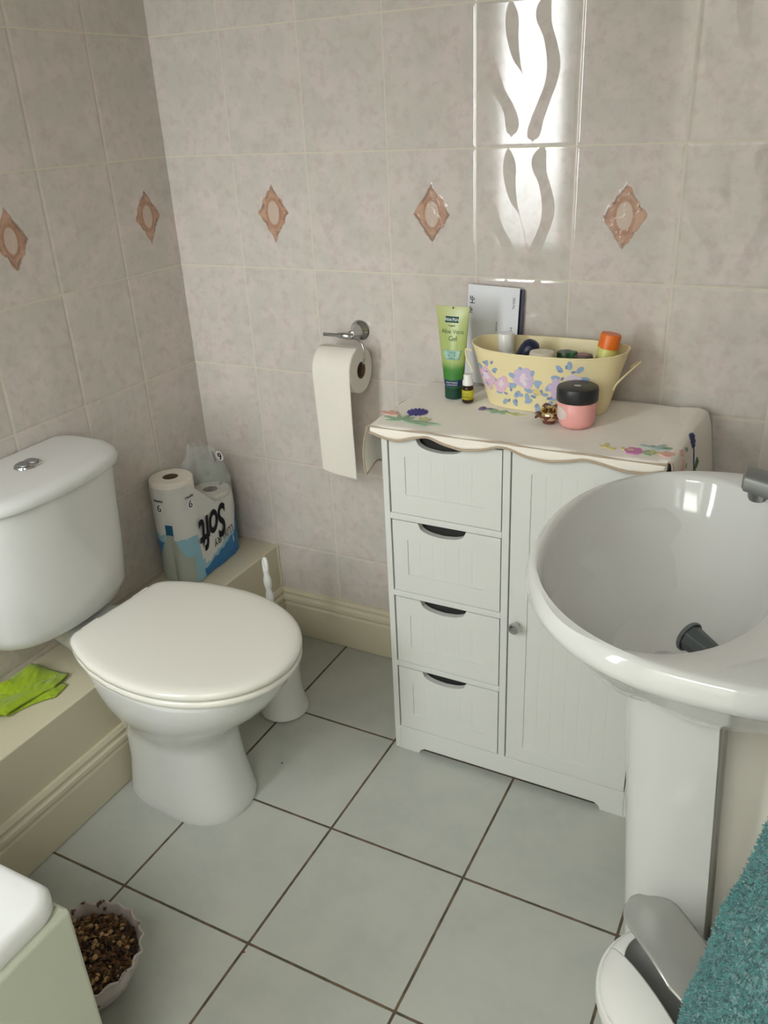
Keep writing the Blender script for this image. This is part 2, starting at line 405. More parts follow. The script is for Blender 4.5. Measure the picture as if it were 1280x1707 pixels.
# rough bead of caulk where boxing meets the back wall
g = G(); random.seed(3)
g.tube([(0.201+random.uniform(-.0015, .0015), -0.002, 0.147+i*0.0131) for i in range(11)], [0.0035+random.uniform(-.001, .0012) for i in range(11)], 8)
struct(g.obj('trim_3', 'cream'))
# casing behind the basin pedestal; its left edge follows the pedestal
g = G()
def cas_x(z): return 1.466 - 0.058*z
pts = [(cas_x(0.0), 0.0), (RX, 0.0), (RX, 0.60), (cas_x(0.60), 0.60)]
g.loft([[(x, -0.625, z) for x, z in pts], [(x, -0.610, z) for x, z in pts]])
g.box(1.475, RX, -0.61, -0.02, 0.0, 0.60)
struct(g.obj('trim_2', 'panel', smooth=False))

# ------------------------------------------------------------------ cabinet
CX0, CX1, CYF, CYB, CZ = 0.722, 1.267, -0.324, -0.020, 0.806
cab = thing('storage_cabinet', 'white four-drawer storage cabinet with one panelled door, draped with an embroidered cloth', 'cabinet', ((CX0+CX1)/2, (CYF+CYB)/2, 0))
g = G()
T = 0.013
for xa in (CX0, CX1-T):
    prof = [(CYF, 0), (CYF+0.05, 0), (CYF+0.06, 0.012), (CYB-0.06, 0.012), (CYB-0.05, 0), (CYB, 0), (CYB, CZ-T), (CYF, CZ-T)]
    g.loft([[(xa, y, z) for y, z in prof], [(xa+T, y, z) for y, z in prof]])
g.box(CX0-0.002, CX1+0.002, CYF-0.002, CYB, CZ-T, CZ)
g.box(CX0+T, CX1-T, CYB-0.006, CYB, 0.05, CZ-T)
g.box(0.9765, 0.9915, CYF, CYB-0.006, 0.066, CZ-T)
g.box(CX0+T, CX1-T, CYF+0.012, CYB-0.006, 0.054, 0.0665)
for z0_, z1_ in ((0.6055, 0.6195), (0.4215, 0.4355), (0.2375, 0.2515)):
    g.box(CX0+T, 0.9765, CYF, CYB-0.006, z0_, z1_)
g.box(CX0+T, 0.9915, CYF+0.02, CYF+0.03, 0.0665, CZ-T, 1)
# bottom rail with bracket feet
low = [(CX0+T, 0.0), (0.783, 0.0), (0.787, 0.010), (0.797, 0.016), (1.192, 0.016), (1.202, 0.010), (1.206, 0.0), (CX1-T, 0.0), (CX1-T, 0.066), (CX0+T, 0.066)]
g.loft([[(x, CYF, z) for x, z in low], [(x, CYF+0.012, z) for x, z in low]])
g.obj('carcass', ['cabinet', 'dark'], cab, smooth=False, bevel=0.0012)
def front_panel(x0, x1, z0, z1, rx0, rx1, rz0, rz1, hole=None, name='drawer', grooves=True):
    """frame-and-panel front facing -y, with beadboard grooves; hole=(hx0,hx1,depth) cut from the top edge"""
    g = G(); yf, yb = CYF+0.0005, CYF+0.014; rd = 0.0022
    # stiles and rails around the recess
    g.box(x0, rx0, yf, yb, z0, z1); g.box(rx1, x1, yf, yb, z0, z1); g.box(rx0, rx1, yf, yb, z0, rz0)
    if hole:
        hx0, hx1, hd = hole; n = 18
        g.box(rx0, hx0, yf, yb, rz1, z1); g.box(hx1, rx1, yf, yb, rz1, z1)
        def hz(t):
            e = min(1, abs(2*t-1)); return z1 - hd*(1-e**4)**0.5*(0.82+0.18*(1-e))
        lo_ = []
        for i in range(n):
            a, b = i/n, (i+1)/n; xa, xb = hx0+(hx1-hx0)*a, hx0+(hx1-hx0)*b
            za, zb = hz(a), hz(b)
            if i == 0: za = z1
            if i == n-1: zb = z1
            g.loft([[(xa, yf, rz1), (xb, yf, rz1), (xb, yf, zb), (xa, yf, za)], [(xa, yb, rz1), (xb, yb, rz1), (xb, yb, zb), (xa, yb, za)]])
    else:
        g.box(rx0, rx1, yf, yb, rz1, z1)
    # recessed board: profile with V grooves
    st = 0.0285; xs = [rx0]; k = rx0+st
    prof = [(rx0, yf+rd)]
    while k < rx1-0.01:
        prof += [(k-0.001, yf+rd), (k, yf+rd+0.0004), (k+0.001, yf+rd)]; k += st
    prof += [(rx1, yf+rd), (rx1, yb), (rx0, yb)]
    g.loft([[(x, y, rz0) for x, y in prof], [(x, y, rz1) for x, y in prof]])
    return g.obj(name, 'cabinet', cab, smooth=False)
for z0_, z1_ in ((0.621, 0.788), (0.437, 0.604), (0.253, 0.420), (0.068, 0.236)):
    d_ = front_panel(0.7390, 0.9745, z0_, z1_, 0.772, 0.940, z0_+0.043, z1_-0.042, hole=(0.797, 0.902, 0.024))
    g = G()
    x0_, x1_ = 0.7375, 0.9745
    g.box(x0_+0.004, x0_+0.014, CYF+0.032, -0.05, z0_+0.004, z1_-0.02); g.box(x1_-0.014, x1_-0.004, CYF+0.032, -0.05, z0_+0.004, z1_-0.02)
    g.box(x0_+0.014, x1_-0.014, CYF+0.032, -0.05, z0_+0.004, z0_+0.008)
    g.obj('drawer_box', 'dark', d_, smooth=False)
dr = front_panel(0.9945, 1.2515, 0.068, 0.790, 1.032, 1.215, 0.105, 0.749, name='door')
g = G(); g.lathe([(0.0, -0.0005), (0.006, -0.0005), (0.0045, -0.004), (0.005, -0.009), (0.011, -0.013), (0.0125, -0.018), (0.0105, -0.023), (0.0, -0.0245)], (1.0125, CYF, 0.418), 28, 'y')
g.obj('knob', 'chrome', dr)
for z in (0.152, 0.70):
    g = G(); g.box(1.2500, 1.2535, CYF-0.002, CYF+0.01, z, z+0.045); g.tube([(1.2518, CYF-0.002, z), (1.2518, CYF-0.002, z+0.045)], 0.0016, 8)
    g.obj('hinge', 'satin', dr, smooth=False)

# ------------------------------------------------------------------ tablecloth on the cabinet
random.seed(5)
TZ = CZ + 0.0015
cloth = thing('tablecloth', 'white linen cloth with tan scalloped edge and embroidered flowers over the cabinet top', 'cloth', ((CX0+CX1)/2, -0.19, CZ))
YF = CYF-0.010
def scallop(x):
    tab = [(0.704, 0.795), (0.735, 0.786), (0.765, 0.783), (0.8, 0.795), (0.83, 0.801), (0.861, 0.790), (0.900, 0.783), (0.94, 0.789), (0.971, 0.800), (0.992, 0.799), (1.026, 0.787), (1.065, 0.784), (1.10, 0.790), (1.13, 0.798), (1.15, 0.796), (1.198, 0.786), (1.238, 0.787), (1.272, 0.797)]
    # smooth sample
    return sum(interp(tab, x+d*0.004) for d in (-2, -1, 0, 1, 2))/5
g = G()
XL, XR = 0.704, CX1+0.002
def clothpt(u, v):
    # u across x, v: 0 back .. 0.8 front edge .. 1 bottom of the hanging scallop
    x = XL+(XR-XL)*u
    if v <= 0.8:
        t = v/0.8; y = -0.030+(YF+0.006+0.030)*t
        z = TZ + 0.0008*sin(x*40+y*30)+0.0006*noise.noise(Vector((x*18, y*18, 0)))
        return (x, y, z + (0.0008 if True else 0))
    t = (v-0.8)/0.2
    zb = scallop(x)
    a = min(1, t*3)*pi/2
    y = YF+0.006-0.006*sin(a) - 0.003*max(0, t-0.33)
    z = TZ+0.0008-0.004*(1-cos(a))
    if t > 0.33: z = z + (zb-z)*((t-0.33)/0.67)
    return (x, y, z)
g.grid(clothpt, 140, 60)
g.obj('top_sheet', 'linen', cloth, solid=0.001, offset=0)
def trimline(name, fn, r):
    g = G(); g.tube([fn(XL+(XR-XL)*i/150) for i in range(151)], r, 8); return g.obj(name, 'trim', cloth)
g = G()
def under(u, v):
    x = XL+0.002+(XR-XL-0.004)*u; return (x, YF-0.0035+0.0005*v, TZ-0.002+(scallop(x)-TZ+0.004)*v)
g.grid(under, 140, 4); g.obj('white_edging', 'linenlow', cloth, solid=0.0012, offset=0)
trimline('stitched_edge', lambda x: (x, YF-0.004, scallop(x)), 0.0024)
trimline('stitched_edge', lambda x: (x, YF-0.001, TZ-0.0015+0.25*(scallop(x)-0.79)), 0.0019)
# left hanging flap beside the cabinet
g = G()
def flapL(u, v):
    y = -0.342+(0.20)*u; z = TZ+0.001-(0.105-0.018*sin(pi*u*2.2)+0.02*u)*v
    x = XL-0.001 - 0.009*sin(pi*v*0.9)*(1-u*0.5) - 0.006*v + 0.002*sin(u*14)
    return (x, y, z)
g.grid(flapL, 30, 24); g.obj('side_flap', 'linen', cloth, solid=0.001, offset=0)
g = G(); g.tube([flapL(0, i/24) for i in range(25)]+[flapL(i/30, 1) for i in range(1, 31)], 0.0018, 8); g.obj('stitched_edge', 'trim', cloth)
# right side: hangs over the side towards the wall
g = G()
def flapR(u, v):
    y = -0.327+(0.303)*u
    ln = 0.13+0.16*u
    if v < 0.1: return (XR-0.03*(1-v/0.1), y, TZ+0.0002+0.0018*(v/0.1))
    v = (v-0.1)/0.9
    a = min(1, v*5)*pi/2; R_ = 0.009+0.016*u
    x = XR + R_*sin(a) + 0.040*v*u + 0.004*sin(u*9)*v
    z = TZ+0.0020 - R_*(1-cos(a)) - ln*max(0, v-0.1)
    return (x, y, z)
g.grid(flapR, 40, 60); g.obj('side_flap', 'linen', cloth, solid=0.001, offset=0)
g = G(); g.tube([flapR(0, i/40) for i in range(4, 41)]+[flapR(i/40, 1) for i in range(1, 41)], 0.002, 8); g.obj('stitched_edge', 'trim', cloth)
# embroidery: raised petals and leaves
def petals(parent, name, col, spots, flatmap):
    g = G()
    for (u, v, ang, ln, wd) in spots:
        n = 10; pts = []
        for k in range(n):
            t = 2*pi*k/n; a, b = ln*0.5*cos(t), wd*0.5*sin(t)
            pts.append((u+(a+ln*0.5)*cos(ang)-b*sin(ang), v+(a+ln*0.5)*sin(ang)+b*cos(ang)))
        hh_ = 0.0010+0.00010*(len(g.f) % 97)/12
        top = [flatmap(p[0], p[1], hh_) for p in pts]; bot = [flatmap(p[0], p[1], -0.0004) for p in pts]
        g.loft([bot, top])
    return g.obj(name, col, parent, smooth=False)
THR = {k: flat('thread_'+k, c, 0.7, bump=0.6, bscale=500, bdist=0.0005) for k, c in dict(
    navy=rgb(74, 68, 142), green=rgb(160, 190, 158), lime=rgb(208, 208, 150), coral=rgb(238, 188, 172), pink=rgb(216, 142, 192),
    lilac=rgb(122, 104, 150), purple=rgb(110, 62, 104), yellow=rgb(224, 212, 150), aqua=rgb(184, 204, 200), dkgreen=rgb(88, 122, 84), blue=rgb(58, 68, 120)).items()}
top = lambda u, v, h: (u, v, TZ+0.0022+h)
def spray(parent, cx, cy, kind, fm=None, sc=1.0):
    fm = fm or top
    random.seed(hash(kind) % 1000 if False else int(abs(cx*1000)+abs(cy*7000)))
    S_ = lambda lst: [(cx+a*sc, cy+b*sc, c, d*sc, e*sc) for a, b, c, d, e in lst]
    if kind == 'cornflower':
        petals(parent, 'embroidered_leaves', THR['green'], S_([(0.002, -0.030, t, l, 0.009) for t, l in ((0.15, .05), (2.9, .045), (0.9, .03), (2.2, .032), (-0.2, .065), (3.5, .03), (0.02, .085), (1.5, .03))]), fm)
        petals(parent, 'embroidered_leaves', THR['lime'], S_([(0.042, -0.018, t, .020, .009) for t in (0.9, 1.5, 2.2)]), fm)
        petals(parent, 'embroidered_stem', THR['blue'], S_([(-0.004, -0.030, 1.3, 0.045, 0.003)]), fm)
        petals(parent, 'embroidered_flower', THR['coral'], S_([(-0.038, -0.006, t, 0.024, 0.012) for t in (0.3, 1.0, 1.7, 2.6)]), fm)
        petals(parent, 'embroidered_flower', THR['navy'], S_([(0.012, 0.026, t, 0.022+0.004*sin(7*t), 0.007) for t in [i*2*pi/14 for i in range(14)]]), fm)
    if kind == 'sprig':
        petals(parent, 'embroidered_flower', THR['lilac'], S_([(-0.03, 0.008, t, .016, .008) for t in (2.4, 2.9, 3.5, 0.2)]), fm)
        petals(parent, 'embroidered_leaves', THR['green'], S_([(0.0, 0.0, t, l, .008) for t, l in ((3.0, .03), (0.0, .026), (0.6, .018), (-0.6, .018), (2.5, .022), (-2.6, .018))]), fm)
        petals(parent, 'embroidered_leaves', THR['lime'], S_([(0.022, -0.004, t, l, .005) for t, l in ((0.0, .04), (0.5, .022), (-0.4, .03), (2.9, .01))]), fm)
    if kind == 'rose':
        petals(parent, 'embroidered_leaves', THR['yellow'], S_([(-0.062+0.010*i, 0.004+0.006*sin(i*2), 1.3*i, .012, .008) for i in range(6)]), fm)
        petals(parent, 'embroidered_leaves', THR['green'], S_([(0.016, -0.002, t, l, .009) for t, l in ((0.2, .022), (-0.6, .018), (1.0, .016))]), fm)
        petals(parent, 'embroidered_leaves', THR['aqua'], S_([(0.030, 0.024, t, .028, .010) for t in (0.1, 2.8, 1.0)]), fm)
        petals(parent, 'embroidered_leaves', THR['green'], S_([(0.040, 0.030, t, .02, .007) for t in (0.2, 2.9)]), fm)
        petals(parent, 'embroidered_leaves', THR['lime'], S_([(0.034, 0.002, t, .014, .009) for t in (0.4, 2.0, 3.5)]), fm)
        petals(parent, 'embroidered_flower', THR['coral'], S_([(0.056, 0.004, t, .014, .014) for t in (0.6, 2.0, 3.4, 4.8)]), fm)
        petals(parent, 'embroidered_flower', THR['pink'], S_([(0, 0, t, .017, .016) for t in (0, 1.05, 2.1, 3.14, 4.2, 5.2)]), fm)
spray(cloth, 0.750, -0.262, 'cornflower')
spray(cloth, 0.915, -0.180, 'sprig')
spray(cloth, 1.206, -0.298, 'rose')
fr = lambda u, v, h: (lambda p: (p[0]+h+0.0012, p[1], p[2]))(flapR(u, v))
petals(cloth, 'embroidered_flower', THR['blue'], [(0.50, 0.20, t, .055, .022) for t in [i*2*pi/11 for i in range(11)]], fr)
petals(cloth, 'embroidered_stem', THR['blue'], [(0.50, 0.22, 1.5, .20, .010)], fr)
petals(cloth, 'embroidered_leaves', THR['dkgreen'], [(0.54, 0.42, t, .10, .035) for t in (-0.6, 2.8, -1.0, 1.5)], fr)
petals(cloth, 'embroidered_flower', THR['coral'], [(0.20+0.02*i, 0.16+0.08*i, 1.0+i, .07, .05) for i in range(5)], fr)
petals(cloth, 'embroidered_leaves', THR['green'], [(0.30, 0.20+0.09*i, 0.5+i*1.3, .05, .025) for i in range(4)], fr)
fl = lambda u, v, h: (lambda p: (p[0]-h-0.0012, p[1], p[2]))(flapL(u, v))
petals(cloth, 'embroidered_flower', THR['purple'], [(0.16, 0.55, t, .10, .09) for t in [i*2*pi/6 for i in range(6)]], fl)
petals(cloth, 'embroidered_leaves', THR['lime'], [(0.1, 0.1+0.07*i, 1.2+i, .06, .05) for i in range(4)], fl)

# ------------------------------------------------------------------ basin on pedestal
bas = thing('washbasin', 'white ceramic pedestal washbasin with oval bowl on the right wall', 'basin', (1.41, -0.61, 0))
def oring(z, ins, n=96):
    """D-shaped outline, inset by ins"""
    cx, cyy = 1.405, -0.61; out = []
    for k in range(n):
        t = 2*pi*k/n; c, s_ = cos(t), sin(t)
        a = (0.266-ins) if c < 0 else (0.193-ins*0.0)
        p = 2.18 if c < 0 else 3.2
        x = cx + a*sgn(c)*abs(c)**(2/p); y = cyy + (0.303-ins)*sgn(s_)*abs(s_)**(2/p)
        out.append((min(x, 1.598), y, z))
    return out
def iring(z, sc, n=96, dx=0):
    cx, cyy = 1.319+dx, -0.615; out = []
    for k in range(n):
        t = 2*pi*k/n; c, s_ = cos(t), sin(t); p = 2.15
        out.append((cx+0.158*sc*sgn(c)*abs(c)**(2/p), cyy+0.268*sc*sgn(s_)*abs(s_)**(2/p), z))
    return out
def lerp_rings(a, b, t): return [tuple(p[i]+(q[i]-p[i])*t for i in range(3)) for p, q in zip(a, b)]
RZ = 0.803
g = G()
under = []
for z, cx, a, b in ((0.580, 1.40, 0.085, 0.090), (0.592, 1.40, 0.098, 0.105), (0.625, 1.40, 0.135, 0.145), (0.66, 1.405, 0.168, 0.185), (0.70, 1.405, 0.203, 0.228), (0.73, 1.405, 0.218, 0.246), (0.75, 1.405, 0.236, 0.268)):
    rg_ = []
    for k in range(96):
        t = 2*pi*k/96; c, s_ = cos(t), sin(t)
        aa = a if c < 0 else min(0.193, a*1.0); p = 2.0 if c < 0 else 2.0+1.0*min(1, (z-0.585)/0.12)
        rg_.append((min(1.598, cx+aa*sgn(c)*abs(c)**(2/p)), -0.61+b*sgn(s_)*abs(s_)**(2/p), z))
    under.append(rg_)
rings = under + [oring(0.7605, 0.016), oring(0.765, 0.007), oring(0.772, 0.0015), oring(0.780, 0.0), oring(0.789, 0.0015), oring(0.798, 0.005), oring(0.802, 0.0095)]
o_in, i_out = oring(RZ+0.0005, 0.0135), iring(RZ-0.001, 1.0)
rings += [o_in, lerp_rings(o_in, i_out, 0.5), i_out]
for z, sc in ((RZ-0.004, 0.985), (RZ-0.012, 0.97), (RZ-0.04, 0.93), (RZ-0.08, 0.83), (RZ-0.12, 0.70), (RZ-0.152, 0.58), (RZ-0.172, 0.44), (RZ-0.184, 0.28), (RZ-0.190, 0.13)):
    rings.append(iring(z, sc, dx=0.02*(1-sc)))
g.loft(rings)
bowl = g.obj('bowl', 'ceramic', bas, angle=60)
g = G(); g.lathe([(0.0, 0.0015), (0.012, 0.001), (0.018, 0.003), (0.021, 0.002), (0.021, -0.001)], (1.338, -0.612, RZ-0.1895), 32); g.obj('waste', 'chrome', bas)
# pedestal: leaning back slightly towards the floor
g = G(); rings = []
for z, b in ((0.0, 0.098), (0.02, 0.096), (0.10, 0.088), (0.25, 0.082), (0.40, 0.082), (0.52, 0.088), (0.60, 0.10)):
    x0_, x1_ = 1.329-0.071*z, 1.461-0.058*z
    cxx = x1_; rg_ = []
    n = 40
    for k in range(n+1):
        t = pi/2+pi*k/n
        rg_.append((cxx+(x1_-x0_)*cos(t)*1.0 if True else 0, -0.61+b*sgn(sin(t))*abs(sin(t))**0.55, z))
    # soften: superelliptic front
    rg_ = [(cxx-(x1_-x0_)*abs(cos(pi/2+pi*k/n))**0.6, y, z) for k, (x, y, z) in enumerate(rg_)]
    rings.append(rg_)
g.loft(rings); g.obj('pedestal', 'ceramic', bas, angle=50)
# mixer tap: body on the deck behind the bowl, spout over the bowl
tap = thing('mixer_tap', 'grey chrome mixer tap above the washbasin bowl', 'tap', (1.535, -0.625, RZ))
g = G(); g.lathe([(0.0, 0.0), (0.03, 0.0), (0.03, 0.006), (0.025, 0.012), (0.024, 0.09), (0.027, 0.107), (0.025, 0.127), (0.0, 0.132)], (1.535, -0.625, RZ-0.001), 36); g.obj('tap_body', 'satin', tap)
g = G(); rr = []
for t in range(9):
    s_ = t/8; x = 1.525-0.118*s_; z = RZ+0.090+0.035*s_-0.006*s_*s_; hw = 0.021+0.001*s_; hh = 0.016-0.003*s_
    rr.append([(x, -0.625+hw*sgn(cos(a))*abs(cos(a))**0.6, z+hh*sgn(sin(a))*abs(sin(a))**0.6) for a in [2*pi*k/28 for k in range(28)]])
rr.append([(1.404, -0.625+(p[1]+0.625)*0.75, 0.9205+(p[2]-0.9205)*0.7) for p in rr[-1]])
g.loft(rr); g.obj('spout', 'satin', tap, angle=50)
g = G(); g.lathe([(0.0, 0.006), (0.0125, 0.006), (0.0125, -0.010), (0.0105, -0.014), (0.009, -0.014), (0.008, -0.011), (0.0, -0.011)], (1.424, -0.625, 0.909), 24); g.obj('aerator', 'chrome', tap)
g = G(); g.tube([(1.535, -0.625, RZ+0.115), (1.53, -0.625, RZ+0.14), (1.555, -0.625, RZ+0.165)], [0.012, 0.010, 0.007], 16); g.obj('lever', 'satin', tap)
# grey plug lying in the bowl
pl = thing('basin_plug', 'grey tapered plastic plug cap lying on its side in the washbasin bowl', 'plug', (1.375, -0.70, 0.70))
ax = Vector((0.80, -0.52, -0.12)).normalized()
mtx = basis((1.372, -0.672, 0.7115), ax.cross(Vector((0, 0, 1))), ax.cross(ax.cross(Vector((0, 0, 1)))))
def zaxis(o, ax, roll=0):
    ax = Vector(ax).normalized(); h = Vector((0, 0, 1)) if abs(ax.z) < 0.9 else Vector((1, 0, 0))
    ex = h.cross(ax).normalized(); ey = ax.cross(ex)
    return Matrix(((ex.x, ey.x, ax.x, o[0]), (ex.y, ey.y, ax.y, o[1]), (ex.z, ey.z, ax.z, o[2]), (0, 0, 0, 1)))
mtx = zaxis((1.3655, -0.6585, 0.694), ax)
g = G(); g.lathe([(0.0, 0.0), (0.021, 0.0), (0.0225, 0.002), (0.0225, 0.005), (0.0205, 0.006)], n=36); g.xf(mtx); g.obj('plug_rim', 'greyplastic', pl)
g = G(); g.lathe([(0.0195, 0.006), (0.0185, 0.012), (0.014, 0.05), (0.0125, 0.052), (0.0, 0.052)], n=8); g.xf(mtx)
g.obj('plug_body', flat('dark_grey_plastic', rgb(84, 90, 90), 0.4), pl, smooth=False, bevel=0.001)

# ------------------------------------------------------------------ toilet
ROT = -0.07; PIV = (0.2, -0.617)
toi = thing('toilet', 'white close-coupled toilet with closed seat lid against the left wall', 'toilet', (0.35, -0.63, 0))
TY = -0.617
def tr_(x, y):
    dx, dy = x-PIV[0], y-PIV[1]; return PIV[0]+dx*cos(ROT)-dy*sin(ROT), PIV[1]+dx*sin(ROT)+dy*cos(ROT)
SEAT = [(0.0, 0.112), (0.006, 0.124), (0.02, 0.136), (0.055, 0.153), (0.11, 0.172), (0.175, 0.183), (0.24, 0.183), (0.30, 0.173), (0.35, 0.155), (0.39, 0.130), (0.42, 0.100), (0.44, 0.068), (0.452, 0.034), (0.456, 0.0)]
def seat_ring(z, off, x0=0.216, n=64, flat_to=None):
    """outline of the seat, grown by off; sampled from the half-width table"""
    half = []
    # dense param by arclength-like t
    L_ = 0.456
    for k in range(n+1):
        t = k/n; x = L_*(1-cos(t*pi))/2
        hw = 0
        tab = SEAT
        for (a, b), (c, d) in zip(tab, tab[1:]):
            if x <= c+1e-9: u = (x-a)/(c-a) if c > a else 0; hw = b+(d-b)*u; break
        if x > 0.33: # ellipse-like front
            e = (x-0.21)/(L_-0.21); hw = 0.184*sqrt(max(0, 1-e**2.15))**1.0
        elif x > 0.2:
            e = (x-0.21)/(L_-0.21); e = max(0, e); hw = 0.184*sqrt(max(0, 1-e**2.15))
        half.append((x, hw))
    c = (0.21, 0)
    def grow(x, h):
        vx, vy = x-0.21, h; l = sqrt(vx*vx+vy*vy) or 1
        return x+vx/l*off, h+vy/l*off
    pts = [grow(x, h) for x, h in half]
    out = []
    for x, h in pts: out.append((x, h))
    for x, h in reversed(pts[:-1]): out.append((x, -h))
    res = []
    for x, h in out:
        X, Y = tr_(x0+x, TY+h); res.append((X, Y, z))
    return res
def pan_ring(z, x0, x1, hw, p=2.3, pb=4):
    cx = (x0+x1)/2+0.02; out = []
    n = 128
    for k in range(n):
        t = 2*pi*k/n; c, s_ = cos(t), sin(t)
        pp = p if c > 0 else pb
        x = cx+((x1-cx) if c > 0 else (cx-x0))*sgn(c)*abs(c)**(2/pp); y = TY+hw*sgn(s_)*abs(s_)**(2/pp)
        X, Y = tr_(x, y); out.append((X, Y, z))
    return out
g = G()
g.loft([pan_ring(0.0, 0.228, 0.512, 0.098), pan_ring(0.012, 0.226, 0.514, 0.100), pan_ring(0.03, 0.230, 0.508, 0.096), pan_ring(0.10, 0.232, 0.497, 0.090, 2.2, 3.4),
        pan_ring(0.17, 0.232, 0.490, 0.090, 2.2, 3.2), pan_ring(0.205, 0.232, 0.496, 0.098, 2.2, 3), pan_ring(0.235, 0.232, 0.520, 0.115, 2.15, 3), pan_ring(0.27, 0.228, 0.560, 0.136, 2.1, 2.8),
        pan_ring(0.31, 0.226, 0.605, 0.157, 2.1, 2.8), pan_ring(0.35, 0.222, 0.635, 0.170, 2.1, 2.8), pan_ring(0.385, 0.215, 0.648, 0.175, 2.1, 2.8), pan_ring(0.393, 0.215, 0.648, 0.176, 2.1, 2.8), pan_ring(0.398, 0.218, 0.645, 0.173, 2.1, 2.8)])
g.obj('pan', 'ceramic', toi, angle=50)
g = G(); rr = []
for x, hw, z0_, z1_ in ((0.005, 0.045, 0.33, 0.395), (0.06, 0.05, 0.33, 0.398), (0.14, 0.066, 0.33, 0.398), (0.20, 0.09, 0.32, 0.398), (0.25, 0.105, 0.33, 0.396)):
    rg_ = []
    for k in range(32):
        t = 2*pi*k/32; c, s_ = cos(t), sin(t)
        X, Y = tr_(x, TY-0.012+hw*sgn(c)*abs(c)**0.45)
        rg_.append((X, Y, (z0_+z1_)/2+(z1_-z0_)/2*sgn(s_)*abs(s_)**0.45))
    rr.append(rg_)
g.loft(rr); g.obj('pan_shelf', 'ceramic', toi, angle=50)
g = G(); g.loft([seat_ring(0.3985, -0.006), seat_ring(0.402, 0.0), seat_ring(0.411, 0.0), seat_ring(0.4145, -0.004)]); g.obj('seat', 'seat', toi, angle=60)
g = G(); g.loft([seat_ring(0.4165, -0.003), seat_ring(0.419, 0.001), seat_ring(0.428, 0.0015), seat_ring(0.4325, -0.002), seat_ring(0.4355, -0.009), seat_ring(0.437, -0.022), seat_ring(0.4378, -0.06), seat_ring(0.438, -0.12)])
g.obj('lid', 'seat', toi, angle=60)
for s_ in (-1, 1):
    g = G(); X, Y = tr_(0.222, TY+s_*0.07); g.tube([(X, Y-0.02, 0.424), (X, Y+0.02, 0.424)], 0.011, 18); g.obj('hinge', 'whiteplastic', toi)
# cistern
def cist(z, x1, hw, cyy=-0.662, x0=0.004, bow=0.045, rc=0.045, n=24):
    """flat back, bowed front, rounded front corners"""
    pts = []
    yl, yr = cyy-hw, cyy+hw
    for k in range(n+1):
        t = -1+2*k/n; pts.append((x1-bow*abs(t)**2.2 - rc*0.9*abs(t)**9, cyy+hw*sin(t*pi/2)**1 if False else cyy+hw*(1.5*t-0.5*t**3 if False else t)*(1-0.02*abs(t)**6)))
    front = pts
    side_r = [(front[-1][0]-0.012, yr-0.0005), (front[-1][0]-0.03, yr), (x0+0.04, yr), (x0+0.015, yr-0.004), (x0, yr-0.018)]
    side_l = [(x, 2*cyy-y) for x, y in reversed(side_r)]
    return [(x, y, z) for x, y in front+side_r+side_l]
g = G()
g.loft([cist(0.404, 0.140, 0.120, rc=0.02, bow=0.03), cist(0.409, 0.163, 0.150, rc=0.03), cist(0.423, 0.181, 0.171), cist(0.450, 0.190, 0.181), cist(0.55, 0.197, 0.187), cist(0.65, 0.203, 0.189), cist(0.722, 0.208, 0.191)])
g.obj('cistern', 'ceramic', toi, angle=50)
g = G(); g.loft([cist(0.7225, 0.208, 0.191), cist(0.7235, 0.217, 0.198), cist(0.727, 0.220, 0.200), cist(0.738, 0.220, 0.200), cist(0.745, 0.216, 0.197), cist(0.7495, 0.207, 0.190, bow=0.042), cist(0.7515, 0.190, 0.178, bow=0.04)])
g.obj('cistern_lid', 'ceramic', toi, angle=60)
g = G(); g.lathe([(0.0, 0.004), (0.022, 0.004), (0.027, 0.003), (0.029, 0.0), (0.029, -0.003)], (0.085, -0.645, 0.7525), 40, sx=0.85, sy=1.0); bt = g.obj('flush_button', 'chrome', toi)
for s_ in (-1, 1):
    g = G(); g.lathe([(0.0, 0.003), (0.008, 0.003), (0.0105, 0.0015), (0.011, 0.0)], (0.085, -0.645+s_*0.0115, 0.7568), 24, sx=1.5); g.obj('button_half', 'satin', bt)

# ------------------------------------------------------------------ toilet brush
tb = thing('toilet_brush', 'white toilet brush in a white flared holder behind the toilet bowl', 'brush', (0.398, -0.312, 0))
g = G(); g.lathe([(0.0, 0.0), (0.060, 0.0), (0.063, 0.004), (0.062, 0.014), (0.054, 0.035), (0.050, 0.07), (0.048, 0.12), (0.050, 0.135), (0.048, 0.137), (0.045, 0.13), (0.044, 0.06), (0.0, 0.05)], (0.398, -0.312, 0.001), 40); g.obj('holder', 'whiteplastic', tb)
hp = [Vector((0.398, -0.312, 0.08))+(Vector((0.342, -0.250, 0.392))-Vector((0.398, -0.312, 0.08)))*(i/60) for i in range(55)]
g = G(); g.tube(hp, [0.0065+0.0040*abs(sin(i*0.42)) if i > 16 else 0.006 for i in range(55)], 14)
e = hp[-1]; d_ = (hp[-1]-hp[-2]).normalized(); sd = d_.cross(Vector((0.5, 1, 0))).normalized()
g.tube([e+d_*0.013+(sd*cos(a)*0.0075+d_*sin(a)*0.017) for a in [2*pi*k/24 for k in range(24)]], 0.0050, 10, closed=True)
g.obj('handle', 'whiteplastic', tb)
g = G(); g.lathe([(0.0, 0.0), (0.028, 0.01), (0.032, 0.04), (0.028, 0.065), (0.0, 0.07)], (0.398, -0.312, 0.055), 24); g.obj('bristles', 'whiteplastic', tb)

